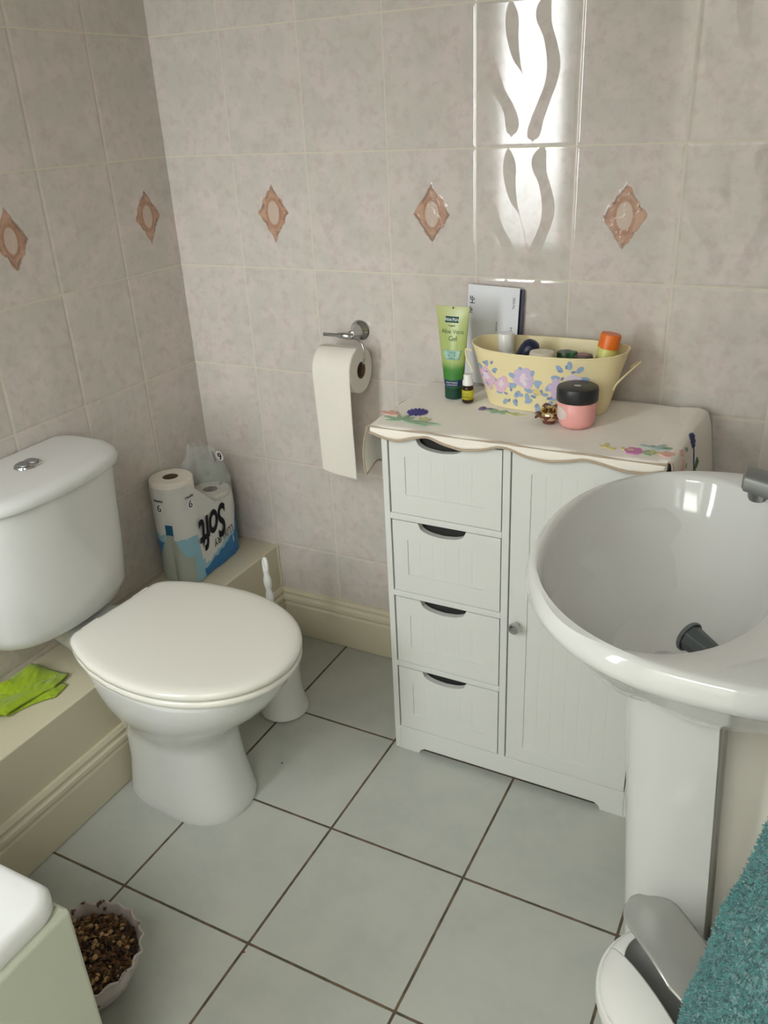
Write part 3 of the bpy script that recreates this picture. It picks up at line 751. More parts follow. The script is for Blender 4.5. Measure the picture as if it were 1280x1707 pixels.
# ------------------------------------------------------------------ toilet roll on wall holder
th = thing('toilet_roll_holder', 'chrome toilet roll holder fixed to the tiled back wall', 'holder', (0.51, -0.001, 0.905))
hx, hz = 0.507, 0.905
g = G(); g.lathe([(0.0, 0.0), (0.023, 0.0), (0.024, -0.003), (0.021, -0.008), (0.0165, -0.012), (0.014, -0.018), (0.0105, -0.03), (0.0085, -0.045), (0.0, -0.05)], (hx, -0.0005, hz), 32, 'y'); g.obj('wall_boss', 'chrome', th)
g = G(); g.tube([(hx+0.006, -0.047, hz-0.004), (hx-0.010, -0.052, hz-0.002), (hx-0.03, -0.055, hz-0.001)], [0.008, 0.0085, 0.0055], 16)
g.tube([(hx-0.025, -0.055, hz-0.001), (hx-0.066, -0.056, hz-0.001)], 0.0042, 14); g.obj('arm_end', 'chrome', th)
RXC, RYC, RZC = 0.487, -0.060, 0.828
g = G()
xw = RXC+0.060
g.tube([(hx+0.002, -0.048, hz-0.006), (xw-0.018, -0.055, hz-0.008), (xw-0.006, -0.058, hz-0.014), (xw, -0.06, hz-0.026), (xw, -0.06, RZC+0.028), (xw-0.003, -0.06, RZC+0.017), (xw-0.012, -0.06, RZC+0.0145), (RXC-0.045, -0.06, RZC+0.0145)], 0.0027, 12); g.obj('wire_arm', 'chrome', th)
tr = thing('toilet_roll', 'toilet roll on the chrome wall holder with a long sheet hanging down', 'toilet roll', (RXC, RYC, RZC))
RR = 0.053
g = G(); g.lathe([(0.0195, -0.05), (0.0195, -0.0499), (RR-0.001, -0.05), (RR, -0.049), (RR, 0.049), (RR-0.001, 0.05), (0.0195, 0.05), (0.0195, -0.05)], (RXC, RYC, RZC), 64, 'x'); g.obj('paper_roll', 'tissue', tr)
g = G(); g.lathe([(0.0195, -0.0505), (0.0195, 0.0505), (0.018, 0.0505), (0.018, -0.0505), (0.0195, -0.0505)], (RXC, RYC, RZC), 40, 'x'); g.obj('core', 'card', tr)
g = G()
def sheet(u, v):
    x = RXC-0.0495+0.099*u
    R = RR+0.0012
    if v < 0.25:
        a = pi/2*(1.0-v/0.25)*0.9
        return (x, RYC-R*cos(a), RZC+R*sin(a))
    t = (v-0.25)/0.75; ln = 0.245+0.016*u
    x = x - 0.006*t*(u-0.5) - 0.003*t
    return (x, RYC-R+0.004*sin(u*5+t*3)*t+0.010*t, RZC-ln*t)
g.grid(sheet, 24, 60); g.obj('hanging_sheet', 'tissue', tr, solid=0.0006, offset=0)

# ------------------------------------------------------------------ things on the cabinet
CT = TZ+0.0028
def textmat(col): return flat('print', col, 0.6, var=0)
INK = {'dk': textmat(rgb(52, 62, 60)), 'wt': textmat(rgb(225, 232, 225)), 'grn': textmat(rgb(70, 98, 56)), 'navy': textmat(rgb(34, 34, 76)), 'blue': textmat(rgb(52, 120, 130)), 'blk': textmat(rgb(38, 40, 48)), 'grey': textmat(rgb(120, 124, 130))}
# folded leaflets leaning on the wall
def leaflet(label, x, yb, zt, wdt, tilt, colback, lean, front=True):
    root = thing('booklet', label, 'booklet', (x, yb, CT), 'booklets leaning on the wall behind the tin')
    hgt = zt-CT
    ex = Vector((cos(tilt), 0, sin(tilt))); ey0 = Vector((-sin(tilt), 0, cos(tilt)))
    ey = (ey0+Vector((0, lean, 0))).normalized()
    mt = basis((x, yb, CT+0.001), ex, ey)
    g = G(); g.box(-wdt/2, wdt/2, 0, hgt, -0.0006, 0.0008); g.xf(mt); g.obj('cover', 'whiteplastic' if front else colback, root, smooth=False)
    g = G(); g.box(-wdt/2+0.001, wdt/2-0.0015, 0.001, hgt-0.001, -0.0050, -0.0006); g.xf(mt); g.obj('pages', colback, root, smooth=False)
    return root, mt
M['purplecard'] = flat('purple_card', rgb(88, 74, 130), 0.5); M['navycard'] = flat('dark_blue_card', rgb(58, 62, 84), 0.5)
M['whitecard'] = flat('white_card', rgb(228, 230, 236), 0.5, var=0.01)
bk, mt = leaflet('dark blue booklet leaning on the wall, mostly hidden behind the white one', 0.842, -0.0095, 1.017, 0.116, -0.02, 'navycard', 0.012, front=False)
bk, mt = leaflet('white booklet with purple edge leaning on the wall behind the green tube', 0.832, -0.0165, 1.022, 0.114, -0.04, 'purplecard', 0.012)
bk.children[0].data.materials[0] = M['whitecard']
def on_card(u, v): return mt @ Matrix.Translation((u, v, 0.0011))
up90 = Matrix.Rotation(pi/2, 4, 'Z')
text('HF', 0.016, on_card(-0.046, 0.180) @ up90, 'printed_text', INK['blk'], bk, sx=0.9)
text('NP', 0.012, on_card(-0.049, 0.158) @ up90, 'printed_text', INK['blk'], bk, sx=0.9)
text('Tel 0300', 0.007, on_card(0.046, 0.180) @ up90, 'printed_text', INK['grey'], bk)
text('scan to view', 0.0045, on_card(0.010, 0.128) @ up90, 'printed_text', INK['grey'], bk)
text('form A', 0.006, on_card(0.043, 0.122) @ up90, 'printed_text', INK['navy'], bk)

# aloe gel tube standing on its cap
tu = thing('gel_tube', 'green aloe vera gel tube standing on its dark green cap', 'tube', (0.793, -0.120, CT))
m, b, N = base('gel_tube_print'); ge = N.n('ShaderNodeTexCoord'); se = N.n('ShaderNodeSeparateXYZ'); N.l(ge.outputs['Object'], se.inputs[0])
z = se.outputs[2]
c = N.mix(N.ss(z, 0.060, 0.082), rgb(74, 138, 62), rgb(170, 188, 112)); c = N.mix(N.ss(z, 0.10, 0.19), c, rgb(184, 192, 128))
st_ = N.m('MULTIPLY', N.ss(N.noise(60, 2), .45, .6), N.ss(z, .03, .07, .6, 0)); c = N.mix(st_, c, rgb(46, 108, 50))
c = N.mix(N.m('MULTIPLY', N.ss(z, .0255, .026), N.ss(z, .040, .0405, 1, 0)), c, rgb(30, 52, 96))
N.l(c, b.inputs['Base Color']); b.inputs['Roughness'].default_value = 0.3; M['gel'] = m
ux, uy = 0.793, -0.120
def tube_ring(z, hx_, hy_, n=40): return [(ux-0.002*z/0.19+hx_*cos(2*pi*k/n), uy+hy_*sin(2*pi*k/n)+0.03*z*0.3, CT+z) for k in range(n)]
g = G(); g.loft([tube_ring(0.024, 0.0185, 0.0175), tube_ring(0.03, 0.0205, 0.0185), tube_ring(0.07, 0.0248, 0.0165), tube_ring(0.12, 0.030, 0.0115), tube_ring(0.165, 0.0345, 0.005), tube_ring(0.178, 0.036, 0.0015), tube_ring(0.190, 0.0372, 0.0010)])
tbody = g.obj('tube_body', 'gel', tu, angle=60)
g = G(); g.lathe([(0.0, 0.0), (0.0185, 0.0), (0.0195, 0.001), (0.0198, 0.024), (0.0, 0.0242)], (ux, uy, CT), 40); g.obj('cap', flat('dark_green_plastic', rgb(22, 66, 50), 0.35), tu)
def tcurve(co):
    zz = co.z-CT; t = min(1, max(0, zz/0.19))
    hy_ = interp([(0.024, 0.0175), (0.03, 0.0185), (0.07, 0.0165), (0.12, 0.0115), (0.165, 0.005), (0.178, 0.0015), (0.19, 0.001)], zz)
    hx_ = interp([(0.024, 0.0185), (0.03, 0.0205), (0.07, 0.0248), (0.12, 0.030), (0.165, 0.0345), (0.19, 0.0372)], zz)
    dx = (co.x-(ux-0.002*t))/hx_; s_ = sqrt(max(0.05, 1-dx*dx))
    return Vector((co.x, uy+0.009*zz-hy_*s_-0.0006+(co.y-uy), co.z))
def fm_(x, z): return basis((ux+x, uy, CT+z), (1, 0, 0), (0, 0, 1))
def patch(x0, x1, z0, z1, matl, name, x0b=None, x1b=None, nn=14):
    g = G(); x0b = x0 if x0b is None else x0b; x1b = x1 if x1b is None else x1b
    def f(u, v):
        xa = x0b+(x0-x0b)*v; xb = x1b+(x1-x1b)*v
        return tuple(tcurve(Vector((ux+xa+(xb-xa)*u, uy, CT+z0+(z1-z0)*v))))
    g.grid(f, nn, 4); return g.obj(name, matl, tu, solid=0.0002, offset=0)
patch(-0.016, 0.013, 0.158, 0.170, flat('label_teal', rgb(24, 78, 72), .4), 'label')
patch(-0.020, 0.021, 0.083, 0.103, flat('label_mint', rgb(168, 206, 184), .4), 'label', -0.014, 0.016)
for dx in (-0.0, 0.0): pass
T_ = dict(curve=tcurve)
text('Aloe Pura', 0.0085, fm_(-0.0015, 0.164) @ Matrix.Translation((0, 0, 0.0004)), 'printed_text', INK['wt'], tu, 0.0001, **T_)
text('Organic', 0.005, fm_(-0.001, 0.152), 'printed_text', INK['grn'], tu, 0.0001, **T_)
text('Aloe Vera', 0.0125, fm_(0.0, 0.140), 'printed_text', INK['grn'], tu, 0.0001, offset=-0.0001, **T_)
text('Gel', 0.0135, fm_(0.002, 0.126), 'printed_text', INK['grn'], tu, 0.0001, **T_)
text('Organic', 0.006, fm_(0.001, 0.0985) @ Matrix.Translation((0, 0, 0.0004)), 'printed_text', INK['blue'], tu, 0.0001, **T_)
text('ALOE', 0.0075, fm_(0.001, 0.0925) @ Matrix.Translation((0, 0, 0.0004)), 'printed_text', INK['blue'], tu, 0.0001, **T_)
text('VERA', 0.006, fm_(0.001, 0.0865) @ Matrix.Translation((0, 0, 0.0004)), 'printed_text', INK['blue'], tu, 0.0001, **T_)
text('SOOTHING', 0.0048, fm_(0.002, 0.0355), 'printed_text', INK['wt'], tu, 0.0001, **T_)
text('HYDRATING', 0.0042, fm_(0.002, 0.0305), 'printed_text', INK['wt'], tu, 0.0001, **T_)
g = G(); g.lathe([(0.0, 0.0), (0.0016, 0.0)], (0, 0, 0), 12); g.xf(fm_(0.0, 0.187) @ Matrix.Translation((0, 0, 0.0016))); g.obj('hang_hole', 'dark', tu)

# little amber bottle
ab = thing('dropper_bottle', 'small amber oil bottle with white cap and yellow label beside the green tube', 'bottle', (0.8335, -0.143, CT))
g = G(); g.lathe([(0, 0), (0.0105, 0), (0.0118, 0.0015), (0.0118, 0.030), (0.0108, 0.0335), (0.0075, 0.036), (0.0075, 0.040), (0, 0.040)], ab.location, 36); g.obj('glass_body', 'brownglass', ab)
g = G(); g.lathe([(0.0121, 0.0075), (0.0121, 0.0275)], ab.location, 36); g.obj('label', flat('yellow_label', rgb(196, 188, 44), .5), ab, solid=0.0002)
text('Tea Tree', 0.004, basis((0.8335, -0.1556, CT+0.020), (1, 0, 0), (0, 0, 1)), 'printed_text', INK['dk'], ab, 0.0001)
text('OIL 10ml', 0.0035, basis((0.8335, -0.1556, CT+0.014), (1, 0, 0), (0, 0, 1)), 'printed_text', INK['dk'], ab, 0.0001)
g = G(); g.lathe([(0.0098, 0.0365), (0.0108, 0.0368), (0.0108, 0.046), (0.0090, 0.0485), (0.0088, 0.058), (0.0080, 0.0595), (0, 0.0597)], ab.location, 30); g.obj('cap', 'whiteplastic', ab)

# cream tin tub with painted roses
BXC, BYC = 0.9905, -0.106
bk = thing('flower_tin', 'oval cream tin tub painted with lilac roses, full of small bottles', 'tin', (BXC, BYC, CT))
BH = 0.118
def bring(t, ins=0, n=72):
    hx_ = 0.121+0.034*t-ins; hy_ = 0.052+0.024*t-ins; z = CT+BH*t
    out = []
    for k in range(n):
        a = 2*pi*k/n; p = 2.6
        x = BXC+hx_*sgn(cos(a))*abs(cos(a))**(2/p); y = BYC+hy_*sgn(sin(a))*abs(sin(a))**(2/p)
        dz = 0.006*(abs(cos(a))**3)*t
        out.append((x, y, z+dz))
    return out
g = G(); g.loft([bring(0), bring(0.02), bring(0.5), bring(0.96), bring(1.0)]+[bring(1.0, 0.0018), bring(0.5, 0.0018), bring(0.03, 0.0018)], cap1=True)
g.obj('tub', 'creamtin', bk, angle=50)
g = G(); g.tube(bring(1.0), 0.0016, 8, closed=True); g.obj('rolled_rim', 'creamtin', bk)
for s_ in (-1, 1):
    xr = BXC+s_*0.153
    g = G()
    if s_ < 0:
        pth = [(xr+0.004, BYC-0.03, CT+0.106), (xr-0.008, BYC-0.035, CT+0.112), (xr-0.012, BYC-0.03, CT+0.106), (xr-0.008, BYC-0.035, CT+0.092), (xr+0.004, BYC-0.04, CT+0.078), (xr+0.012, BYC-0.045, CT+0.062)]
    else:
        pth = [(xr-0.012, BYC-0.05, CT+0.058), (xr-0.008, BYC-0.05, CT+0.070), (xr+0.005, BYC-0.035, CT+0.085), (xr+0.022, BYC-0.0, CT+0.100), (xr+0.024, BYC+0.02, CT+0.100), (xr+0.01, BYC+0.04, CT+0.09), (xr-0.006, BYC+0.045, CT+0.075)]
    pp = []
    for i in range(len(pth)-1):
        for j in range(6):
            t = j/6; a, b_ = Vector(pth[i]), Vector(pth[i+1]); pp.append(a.lerp(b_, t))
    pp = [sum((pp[max(0, min(len(pp)-1, i+k))] for k in (-3, -2, -1, 0, 1, 2, 3)), Vector((0, 0, 0)))/7 for i in range(len(pp))]
    g.tube(pp, 0.0018, 10); g.obj('handle', 'creamtin', bk)
# painted flowers, hugging the tub wall (u = x offset, v = height)
def tubsurf(u, v, h):
    t = v/BH; hx_ = 0.121+0.034*t; hy_ = 0.052+0.024*t; p = 2.6
    q = max(0.0, 1-abs(u/hx_)**p)**(1/p)
    return (BXC+u, BYC-hy_*q-0.0004-h*0.3, CT+v)
PA = {k: flat('paint_'+k, c, 0.5, var=0.12, vscale=150) for k, c in dict(rose=rgb(232, 196, 216), lilac=rgb(212, 196, 226), pale=rgb(240, 224, 236), blue=rgb(160, 182, 212), sky=rgb(190, 208, 220), yellow=rgb(232, 214, 140), slate=rgb(136, 154, 190)).items()}
def blob(cx, cy, r, n):
    random.seed(int(abs(cx)*9000+cy*5000+77))
    return [(cx+random.uniform(-r, r)*0.25, cy+random.uniform(-r, r)*0.25, 2*pi*i/n+random.uniform(-.3, .3), r*random.uniform(.85, 1.1), r*0.85) for i in range(n)]
def leafs(cx, cy, r, n, a0=0): return [(cx+r*0.75*cos(a0+2*pi*i/n), cy+r*0.75*sin(a0+2*pi*i/n), a0+2*pi*i/n, r*0.75, r*0.42) for i in range(n)]
for a_ in ((-0.110, 0.070, .019, 6, .5), (-0.060, 0.034, .020, 6, 0), (-0.028, 0.058, .025, 8, .2), (0.004, 0.034, .024, 7, 0), (0.062, 0.078, .024, 8, 0), (0.034, 0.040, .018, 6, 0)):
    petals(bk, 'painted_leaves', PA['blue'], leafs(*a_), tubsurf)
for a_ in ((-0.104, 0.084, .012, 4, 1), (-0.055, 0.030, .012, 5, .4), (0.006, 0.028, .015, 5, .3), (0.056, 0.088, .012, 5, .3)):
    petals(bk, 'painted_leaves', PA['slate'], leafs(*a_), lambda u, v, h: tubsurf(u, v, h+0.0004))
up_ = lambda u, v, h: tubsurf(u, v, h+0.0008)
for cx_, cz_, r_, c_ in ((-0.112, 0.064, .021, 'rose'), (-0.078, 0.053, .017, 'rose'), (-0.104, 0.040, .006, 'rose'), (-0.028, 0.068, .024, 'lilac'), (0.036, 0.056, .018, 'lilac'), (0.070, 0.072, .019, 'pale')):
    petals(bk, 'painted_rose', PA[c_], blob(cx_, cz_, r_, 8), up_)
for cx_, cz_, r_ in ((-0.028, 0.068, .012), (-0.112, 0.064, .010), (-0.078, 0.053, .008)):
    petals(bk, 'painted_rose_heart', PA['pale'], blob(cx_, cz_, r_, 5), lambda u, v, h: tubsurf(u, v, h+0.0014))
petals(bk, 'painted_leaves', PA['yellow'], blob(-0.002, 0.044, .009, 5), lambda u, v, h: tubsurf(u, v, h+0.001))
# contents standing in the tub
B0 = CT+0.003
def bottle_in(name, label, cat, x, y, h, r, body, capc, caph, capr=None, tilt=(0, 0)):
    t = thing(name, label, cat, (x, y, B0)); capr = capr or r
    g = G(); g.lathe([(0, 0), (r-0.002, 0), (r, 0.002), (r, h-caph-0.006), (r*0.85, h-caph), (0, h-caph)], (x, y, B0), 32)
    mx_ = Matrix.Translation((x, y, B0)) @ Matrix.Rotation(tilt[0], 4, 'X') @ Matrix.Rotation(tilt[1], 4, 'Y') @ Matrix.Translation((-x, -y, -B0))
    g.xf(mx_); g.obj('body', body, t)
    g = G(); g.lathe([(capr*0.8, h-caph-0.0005), (capr, h-caph), (capr, h-0.004), (capr*0.92, h-0.001), (0, h)], (x, y, B0), 36); g.xf(mx_); g.obj('cap', capc, t)
    return t
bottle_in('sun_cream_bottle', 'pale yellow bottle with orange cap at the right end of the cream tin', 'bottle', 1.0835, -0.108, 0.152, 0.0185, flat('pale_yellow_plastic', rgb(222, 220, 130), .35), flat('orange_plastic', rgb(238, 118, 32), .35), 0.028, 0.0198, tilt=(-0.06, 0.17))
bottle_in('lotion_bottle', 'white capped bottle at the left end of the cream tin', 'bottle', 0.893, -0.082, 0.132, 0.0165, 'whiteplastic', 'whiteplastic', 0.035)
nb = thing('roll_on_deodorant', 'dark navy dome-capped roll-on leaning in the cream tin', 'deodorant', (0.934, -0.10, B0))
g = G(); g.lathe([(0, 0), (0.016, 0), (0.018, 0.003), (0.018, 0.075), (0.0, 0.076)], (0.934, -0.10, B0), 32); g.obj('body', 'whiteplastic', nb)
mx_ = Matrix.Translation((0.934, -0.10, B0+0.078)) @ Matrix.Rotation(radians(28), 4, 'Y')
g = G(); g.lathe([(0, 0), (0.019, 0), (0.020, 0.004), (0.020, 0.030), (0.0175, 0.042), (0.012, 0.049), (0, 0.052)], (0, 0, 0), 36); g.xf(mx_); g.obj('cap', flat('navy_plastic', rgb(28, 36, 66), .35), nb)
cp = thing('soap_disc', 'round off-white pot lid showing at the front of the cream tin', 'pot', (0.986, -0.137, B0))
g = G(); g.lathe([(0, 0), (0.022, 0), (0.025, 0.003), (0.025, 0.108), (0.023, 0.114), (0, 0.116)], cp.location, 40, sy=0.9); g.obj('pot', flat('offwhite_plastic', rgb(232, 224, 204), .4), cp)
bottle_in('small_bottle', 'little bottle with round green cap inside the cream tin', 'bottle', 1.045, -0.128, 0.117, 0.0085, 'dark', flat('green_plastic', rgb(44, 96, 60), .35), 0.018, 0.0085)
bottle_in('flat_tube', 'dark green tube lying low in the cream tin', 'tube', 1.022, -0.098, 0.108, 0.017, flat('deep_green', rgb(52, 84, 54), .4), flat('deep_green2', rgb(46, 78, 52), .4), 0.02)
cm = thing('compact', 'small brown oval compact with pinkish centre inside the cream tin', 'compact', (1.066, -0.135, B0+0.10))
g = G(); g.lathe([(0, -0.006), (0.017, -0.006), (0.019, 0), (0.017, 0.006), (0, 0.007)], (1.066, -0.132, CT+0.110), 32, sy=0.8); g.obj('shell', flat('brown_shell', rgb(90, 80, 74), .4), cm)
g = G(); g.lathe([(0, 0.0078), (0.010, 0.0075), (0.011, 0.0062)], (1.066, -0.132, CT+0.110), 24, sy=0.8); g.obj('centre', flat('pink_powder', rgb(170, 124, 128), .6), cm)

# pink jar with black lid
jr = thing('cream_jar', 'pink plastic cream jar with wide black screw lid in front of the tin', 'jar', (1.078, -0.206, CT))
g = G(); g.lathe([(0, 0), (0.022, 0), (0.029, 0.003), (0.0335, 0.010), (0.0355, 0.022), (0.0357, 0.048), (0.033, 0.052), (0, 0.052)], jr.location, 48)
g.obj('jar_body', flat('pink_plastic', rgb(240, 172, 166), .35, sss=0.1), jr)
g = G(); n = 96
prof = [(0.0, 0.078), (0.034, 0.078), (0.0372, 0.0765), (0.0385, 0.073), (0.0385, 0.053), (0.0375, 0.051), (0.03, 0.0515)]
g.lathe(prof, jr.location, 64); g.obj('jar_lid', 'blackplastic', jr)
g = G(); g.lathe([(0, 0.0786), (0.007, 0.0785)], (jr.location[0], jr.location[1]-0.002, CT), 24, sx=1.0, sy=0.8); g.obj('lid_sticker', flat('silver_sticker', rgb(196, 198, 196), .4), jr)
g = G()
def lab(u, v):
    a = -pi/2-0.78+0.52*(u*2-1)*sqrt(max(0.0, 1-(2*v-1)**2)); z = 0.017+0.026*v
    r = 0.0361 if z > 0.022 else 0.0361-(0.022-z)*0.1
    return (jr.location[0]+r*cos(a), jr.location[1]+r*sin(a), CT+z)
g.grid(lab, 12, 12); g.obj('oval_label', flat('pearly_label', rgb(222, 208, 200), .4), jr)

# brown and gold hair claw
hc = thing('hair_clip', 'brown flower-shaped hair clip with gold centre left of the pink jar', 'hair clip', (1.026, -0.207, CT))
g = G()
for k in range(7):
    a = 2*pi*k/7+0.3; rr = []
    for i in range(7):
        t = i/6; r_ = 0.006+0.023*t; wd = 0.0095*sin(pi*(0.15+0.8*t))+0.001; zz = CT+0.004+0.013*sin(t*2.3)+(0.014*t if 0.8 < a < 2.4 else 0)
        rr.append([(hc.location[0]+r_*cos(a)-wd*cos(b)*sin(a), hc.location[1]+r_*sin(a)+wd*cos(b)*cos(a), zz+0.002*sin(b)) for b in [2*pi*j/8 for j in range(8)]])
    g.loft(rr)
g.lathe([(0, 0), (0.012, 0), (0.013, 0.006), (0.0, 0.010)], hc.location, 16)
g.obj('brown_petals', flat('tortoiseshell', rgb(112, 62, 52), .25), hc)
M['gold'] = mat('gold_metal', rgb(236, 220, 170), 0.22, 1.0, var=0.03)
g = G(); cxx, cyy = hc.location[0], hc.location[1]
g.lathe([(0.0, 0.010), (0.014, 0.010), (0.0155, 0.014), (0.011, 0.021), (0.0, 0.023)], (cxx+0.001, cyy-0.012, CT), 24, sy=0.75)
for k in range(6):
    a = pi*k/5; g.tube([(cxx+0.016*cos(a), cyy+0.004+0.006*sin(a), CT+0.013), (cxx+0.013*cos(a), cyy+0.005+0.006*sin(a), CT+0.026), (cxx+0.009*cos(a), cyy+0.0+0.005*sin(a), CT+0.030)], 0.0026, 8)
g.tube([(cxx+0.017*cos(a), cyy+0.003+0.009*sin(a), CT+0.022+0.004*sin(a)) for a in [2*pi*k/24 for k in range(24)]], 0.0024, 8, closed=True)
g.obj('gold_centre', 'gold', hc)

# ------------------------------------------------------------------ pack of toilet rolls on the boxing
BZ = 0.2775
RH, R0 = 0.0925, 0.055
AX, AY, BX, BY_ = 0.0595, -0.226, 0.062, -0.086
def mkroll(x, y, z, label):
    t = thing('toilet_roll', label, 'toilet roll', (x, y, z), 'toilet rolls in the plastic pack')
    g = G(); g.lathe([(0.020, 0.0), (R0-0.002, 0.0), (R0, 0.002), (R0, RH-0.005), (R0-0.002, RH-0.002), (R0-0.006, RH-0.0008), (0.020, RH-0.0008), (0.020, 0.0)], (x, y, z), 56); g.obj('paper_roll', 'tissue', t)
    g = G(); g.lathe([(0.0198, 0.0005), (0.0198, RH-0.002), (0.0185, RH-0.002), (0.0185, 0.0005), (0.0198, 0.0005)], (x, y, z), 32); g.obj('core', 'card', t)
    return t
def dup(root, loc, label):
    r = root.copy(); C.objects.link(r); r.location = loc; r['label'] = label
    for ch in list(root.children):
        c = ch.copy(); C.objects.link(c); c.parent = r
    return r
r0 = mkroll(AX, AY, BZ+0.001, 'bottom toilet roll of the taller stack in the plastic pack')
dup(r0, (AX, AY, BZ+0.001+RH), 'middle toilet roll of the taller stack in the plastic pack')
dup(r0, (AX, AY, BZ+0.001+2*RH), 'top toilet roll of the taller stack, its core open to view')
dup(r0, (BX, BY_, BZ+0.001), 'bottom toilet roll of the shorter stack beside the tiled corner')
dup(r0, (BX, BY_, BZ+0.001+RH), 'top toilet roll of the shorter stack under crumpled clear film')
pk = thing('toilet_roll_wrapper', 'torn white and blue plastic multipack wrapper around the toilet rolls on the boxing', 'packaging', (AX, -0.147, BZ))
# plan of the wrapper, starting at the back-left, around the near side (-y), along +x face to the back wall
RW = R0+0.0015
def plan(s):
    """s in 0..1: from wall side of stack A round -y to the flat front (+x) and round stack B"""
    arcA = RW*pi*1.0; st_ = abs(AY-BY_); arcB = RW*pi*0.9
    tot = arcA+st_+arcB; d = s*tot
    if d < arcA:
        a = pi+d/RW      # from -x side through -y to +x
        return AX+RW*cos(a), AY+RW*sin(a), 'A', d/arcA
    d -= arcA
    if d < st_: return AX+RW, AY+d, 'F', d/st_
    d -= st_; a = d/RW
    return BX+RW*cos(a), BY_+RW*sin(a), 'B', d/arcB
NU, NV = 150, 110
TOT = RW*pi+abs(AY-BY_)+RW*pi*0.9
g = G()
def ztop(s):
    x, y, k, t = plan(s)
    if k == 'A': return 0.262 if t < 0.82 else 0.262-0.0*(t-0.82)
    if k == 'F': return 0.262-0.085*min(1, t*1.6)
    return 0.177+0.07*min(1, t*1.2)
def wrap(u, v):
    x, y, k, t = plan(u); z = v*ztop(u)
    # square the near-front corner at the base (loose film pulled to a point)
    pull = max(0, 1-z/0.20)
    if k == 'A' and t > 0.6: x += 0.020*pull*min(1, (t-0.6)/0.3)*0.7; y -= 0.030*pull*sin(pi*min(1, (t-0.6)/0.4))
    if k == 'F': x += 0.011*pull*(1-t*0.5)
    w_ = noise.noise(Vector((x*30, y*30, z*22)))*0.003
    if k == 'A' and t < 0.75: w_ *= 0.35
    r_ = Vector((x-AX if k != 'B' else x-BX, (y-AY) if k == 'A' else ((y-BY_) if k == 'B' else 0), 0)).normalized()
    return (max(0.003, x+r_.x*w_+0.0), min(-0.003, y+r_.y*w_), BZ+0.002+z)
vs = [wrap(i/NU, j/NV) for j in range(NV+1) for i in range(NU+1)]
def pm(i, j):
    s = (i+0.5)/NU; x, y, k, t = plan(s); z = (j+0.5)/NV*ztop(s)
    d = s*TOT
    nz = noise.noise(Vector((d*60, z*60, 1)))*0.006
    # clear arch on the near side
    c0 = RW*pi*0.60
    if z < 0.165+nz*0.3:
        hw = 0.010 + max(0, 0.125-z)*0.55 + (0.0 if z > 0.125 else 0.004)
        if z < 0.075: hw = 0.085
        if abs(d-c0) < min(hw, 0.055 if d > c0 else 0.085):
            return 3 if z < 0.135 else 4
        if z < 0.135+nz and d < c0: return 1 if z < 0.115+nz else 2
        if z < 0.125 + nz and d > c0 and d < RW*pi: return 2
    if k in 'FB':
        zb = 0.026+0.10*max(0, (d-RW*pi*0.95))**1.0*0.9
        lim = 0.020+0.30*max(0, d-RW*pi-0.01)
        if k == 'B': lim = 0.050+0.35*t
        if k == 'B' and z > 0.13+nz: return 3 if t > 0.25 else 0
        if z < lim+nz: return 1
        if z < lim+0.010+nz: return 2
    if d > RW*pi*0.86 and d < RW*pi*1.05 and z < 0.05: return 2
    return 0
g.v = vs
for j in range(NV):
    for i in range(NU):
        g.f.append([j*(NU+1)+i, j*(NU+1)+i+1, (j+1)*(NU+1)+i+1, (j+1)*(NU+1)+i]); g.mi.append(pm(i, j))
M['film_white'] = flat('printed_white_film', rgb(222, 222, 218), .3, bump=.3, bscale=40, bdist=.002)
M['film_blue'] = flat('printed_blue_film', rgb(36, 116, 176), .28, bump=.3, bscale=40, bdist=.002)
M['film_pale'] = flat('printed_pale_blue_film', rgb(150, 196, 214), .3, bump=.3, bscale=40, bdist=.002)
M['film_deep'] = flat('printed_deep_blue_film', rgb(30, 96, 128), .3)
m, b, N = base('clear_film')
b.inputs['Base Color'].default_value = rgb(228, 232, 230); b.inputs['Roughness'].default_value = .15; b.inputs['Alpha'].default_value = .26
N.bump(N.noise(45, 4), .8, .004, b); M['film_clear'] = m
m, b, N = base('cloudy_film')
b.inputs['Base Color'].default_value = rgb(190, 198, 186); b.inputs['Roughness'].default_value = .25; b.inputs['Alpha'].default_value = .75
N.bump(N.noise(45, 4), .8, .003, b); M['film_cloudy'] = m
g.obj('printed_film', ['film_white', 'film_blue', 'film_pale', 'film_cloudy', 'film_deep'], pk, angle=70)
# crumpled clear film standing above the shorter stack
g = G(); random.seed(11)
def crump(u, v):
    a = -0.55*pi+u*2*pi
    cx, cyy = 0.060+0.004*v, -0.095-0.012*v
    prof = interp([(0, 0.054), (0.25, 0.056), (0.55, 0.048), (0.8, 0.034), (1, 0.022)], v)
    nx = noise.noise(Vector((cos(a)*2.0, sin(a)*2.0, v*4)))
    n2 = noise.noise(Vector((cos(a)*6, sin(a)*6, v*9+5)))
    r_ = prof*(1+0.22*nx*(0.3+v)+0.12*n2*(0.2+v))
    r_ *= 1+0.12*sin(7*a+4*v)*v
    z = 0.175+0.145*v+0.016*noise.noise(Vector((cos(a)*2.5, sin(a)*2.5, 9)))*v
    x, y = cx+r_*cos(a)*1.1, cyy+r_*sin(a)*1.15
    return (max(0.004, x), min(-0.004, y), BZ+z)
g.grid(crump, 90, 50); g.obj('clear_film', 'film_clear', pk, angle=80)
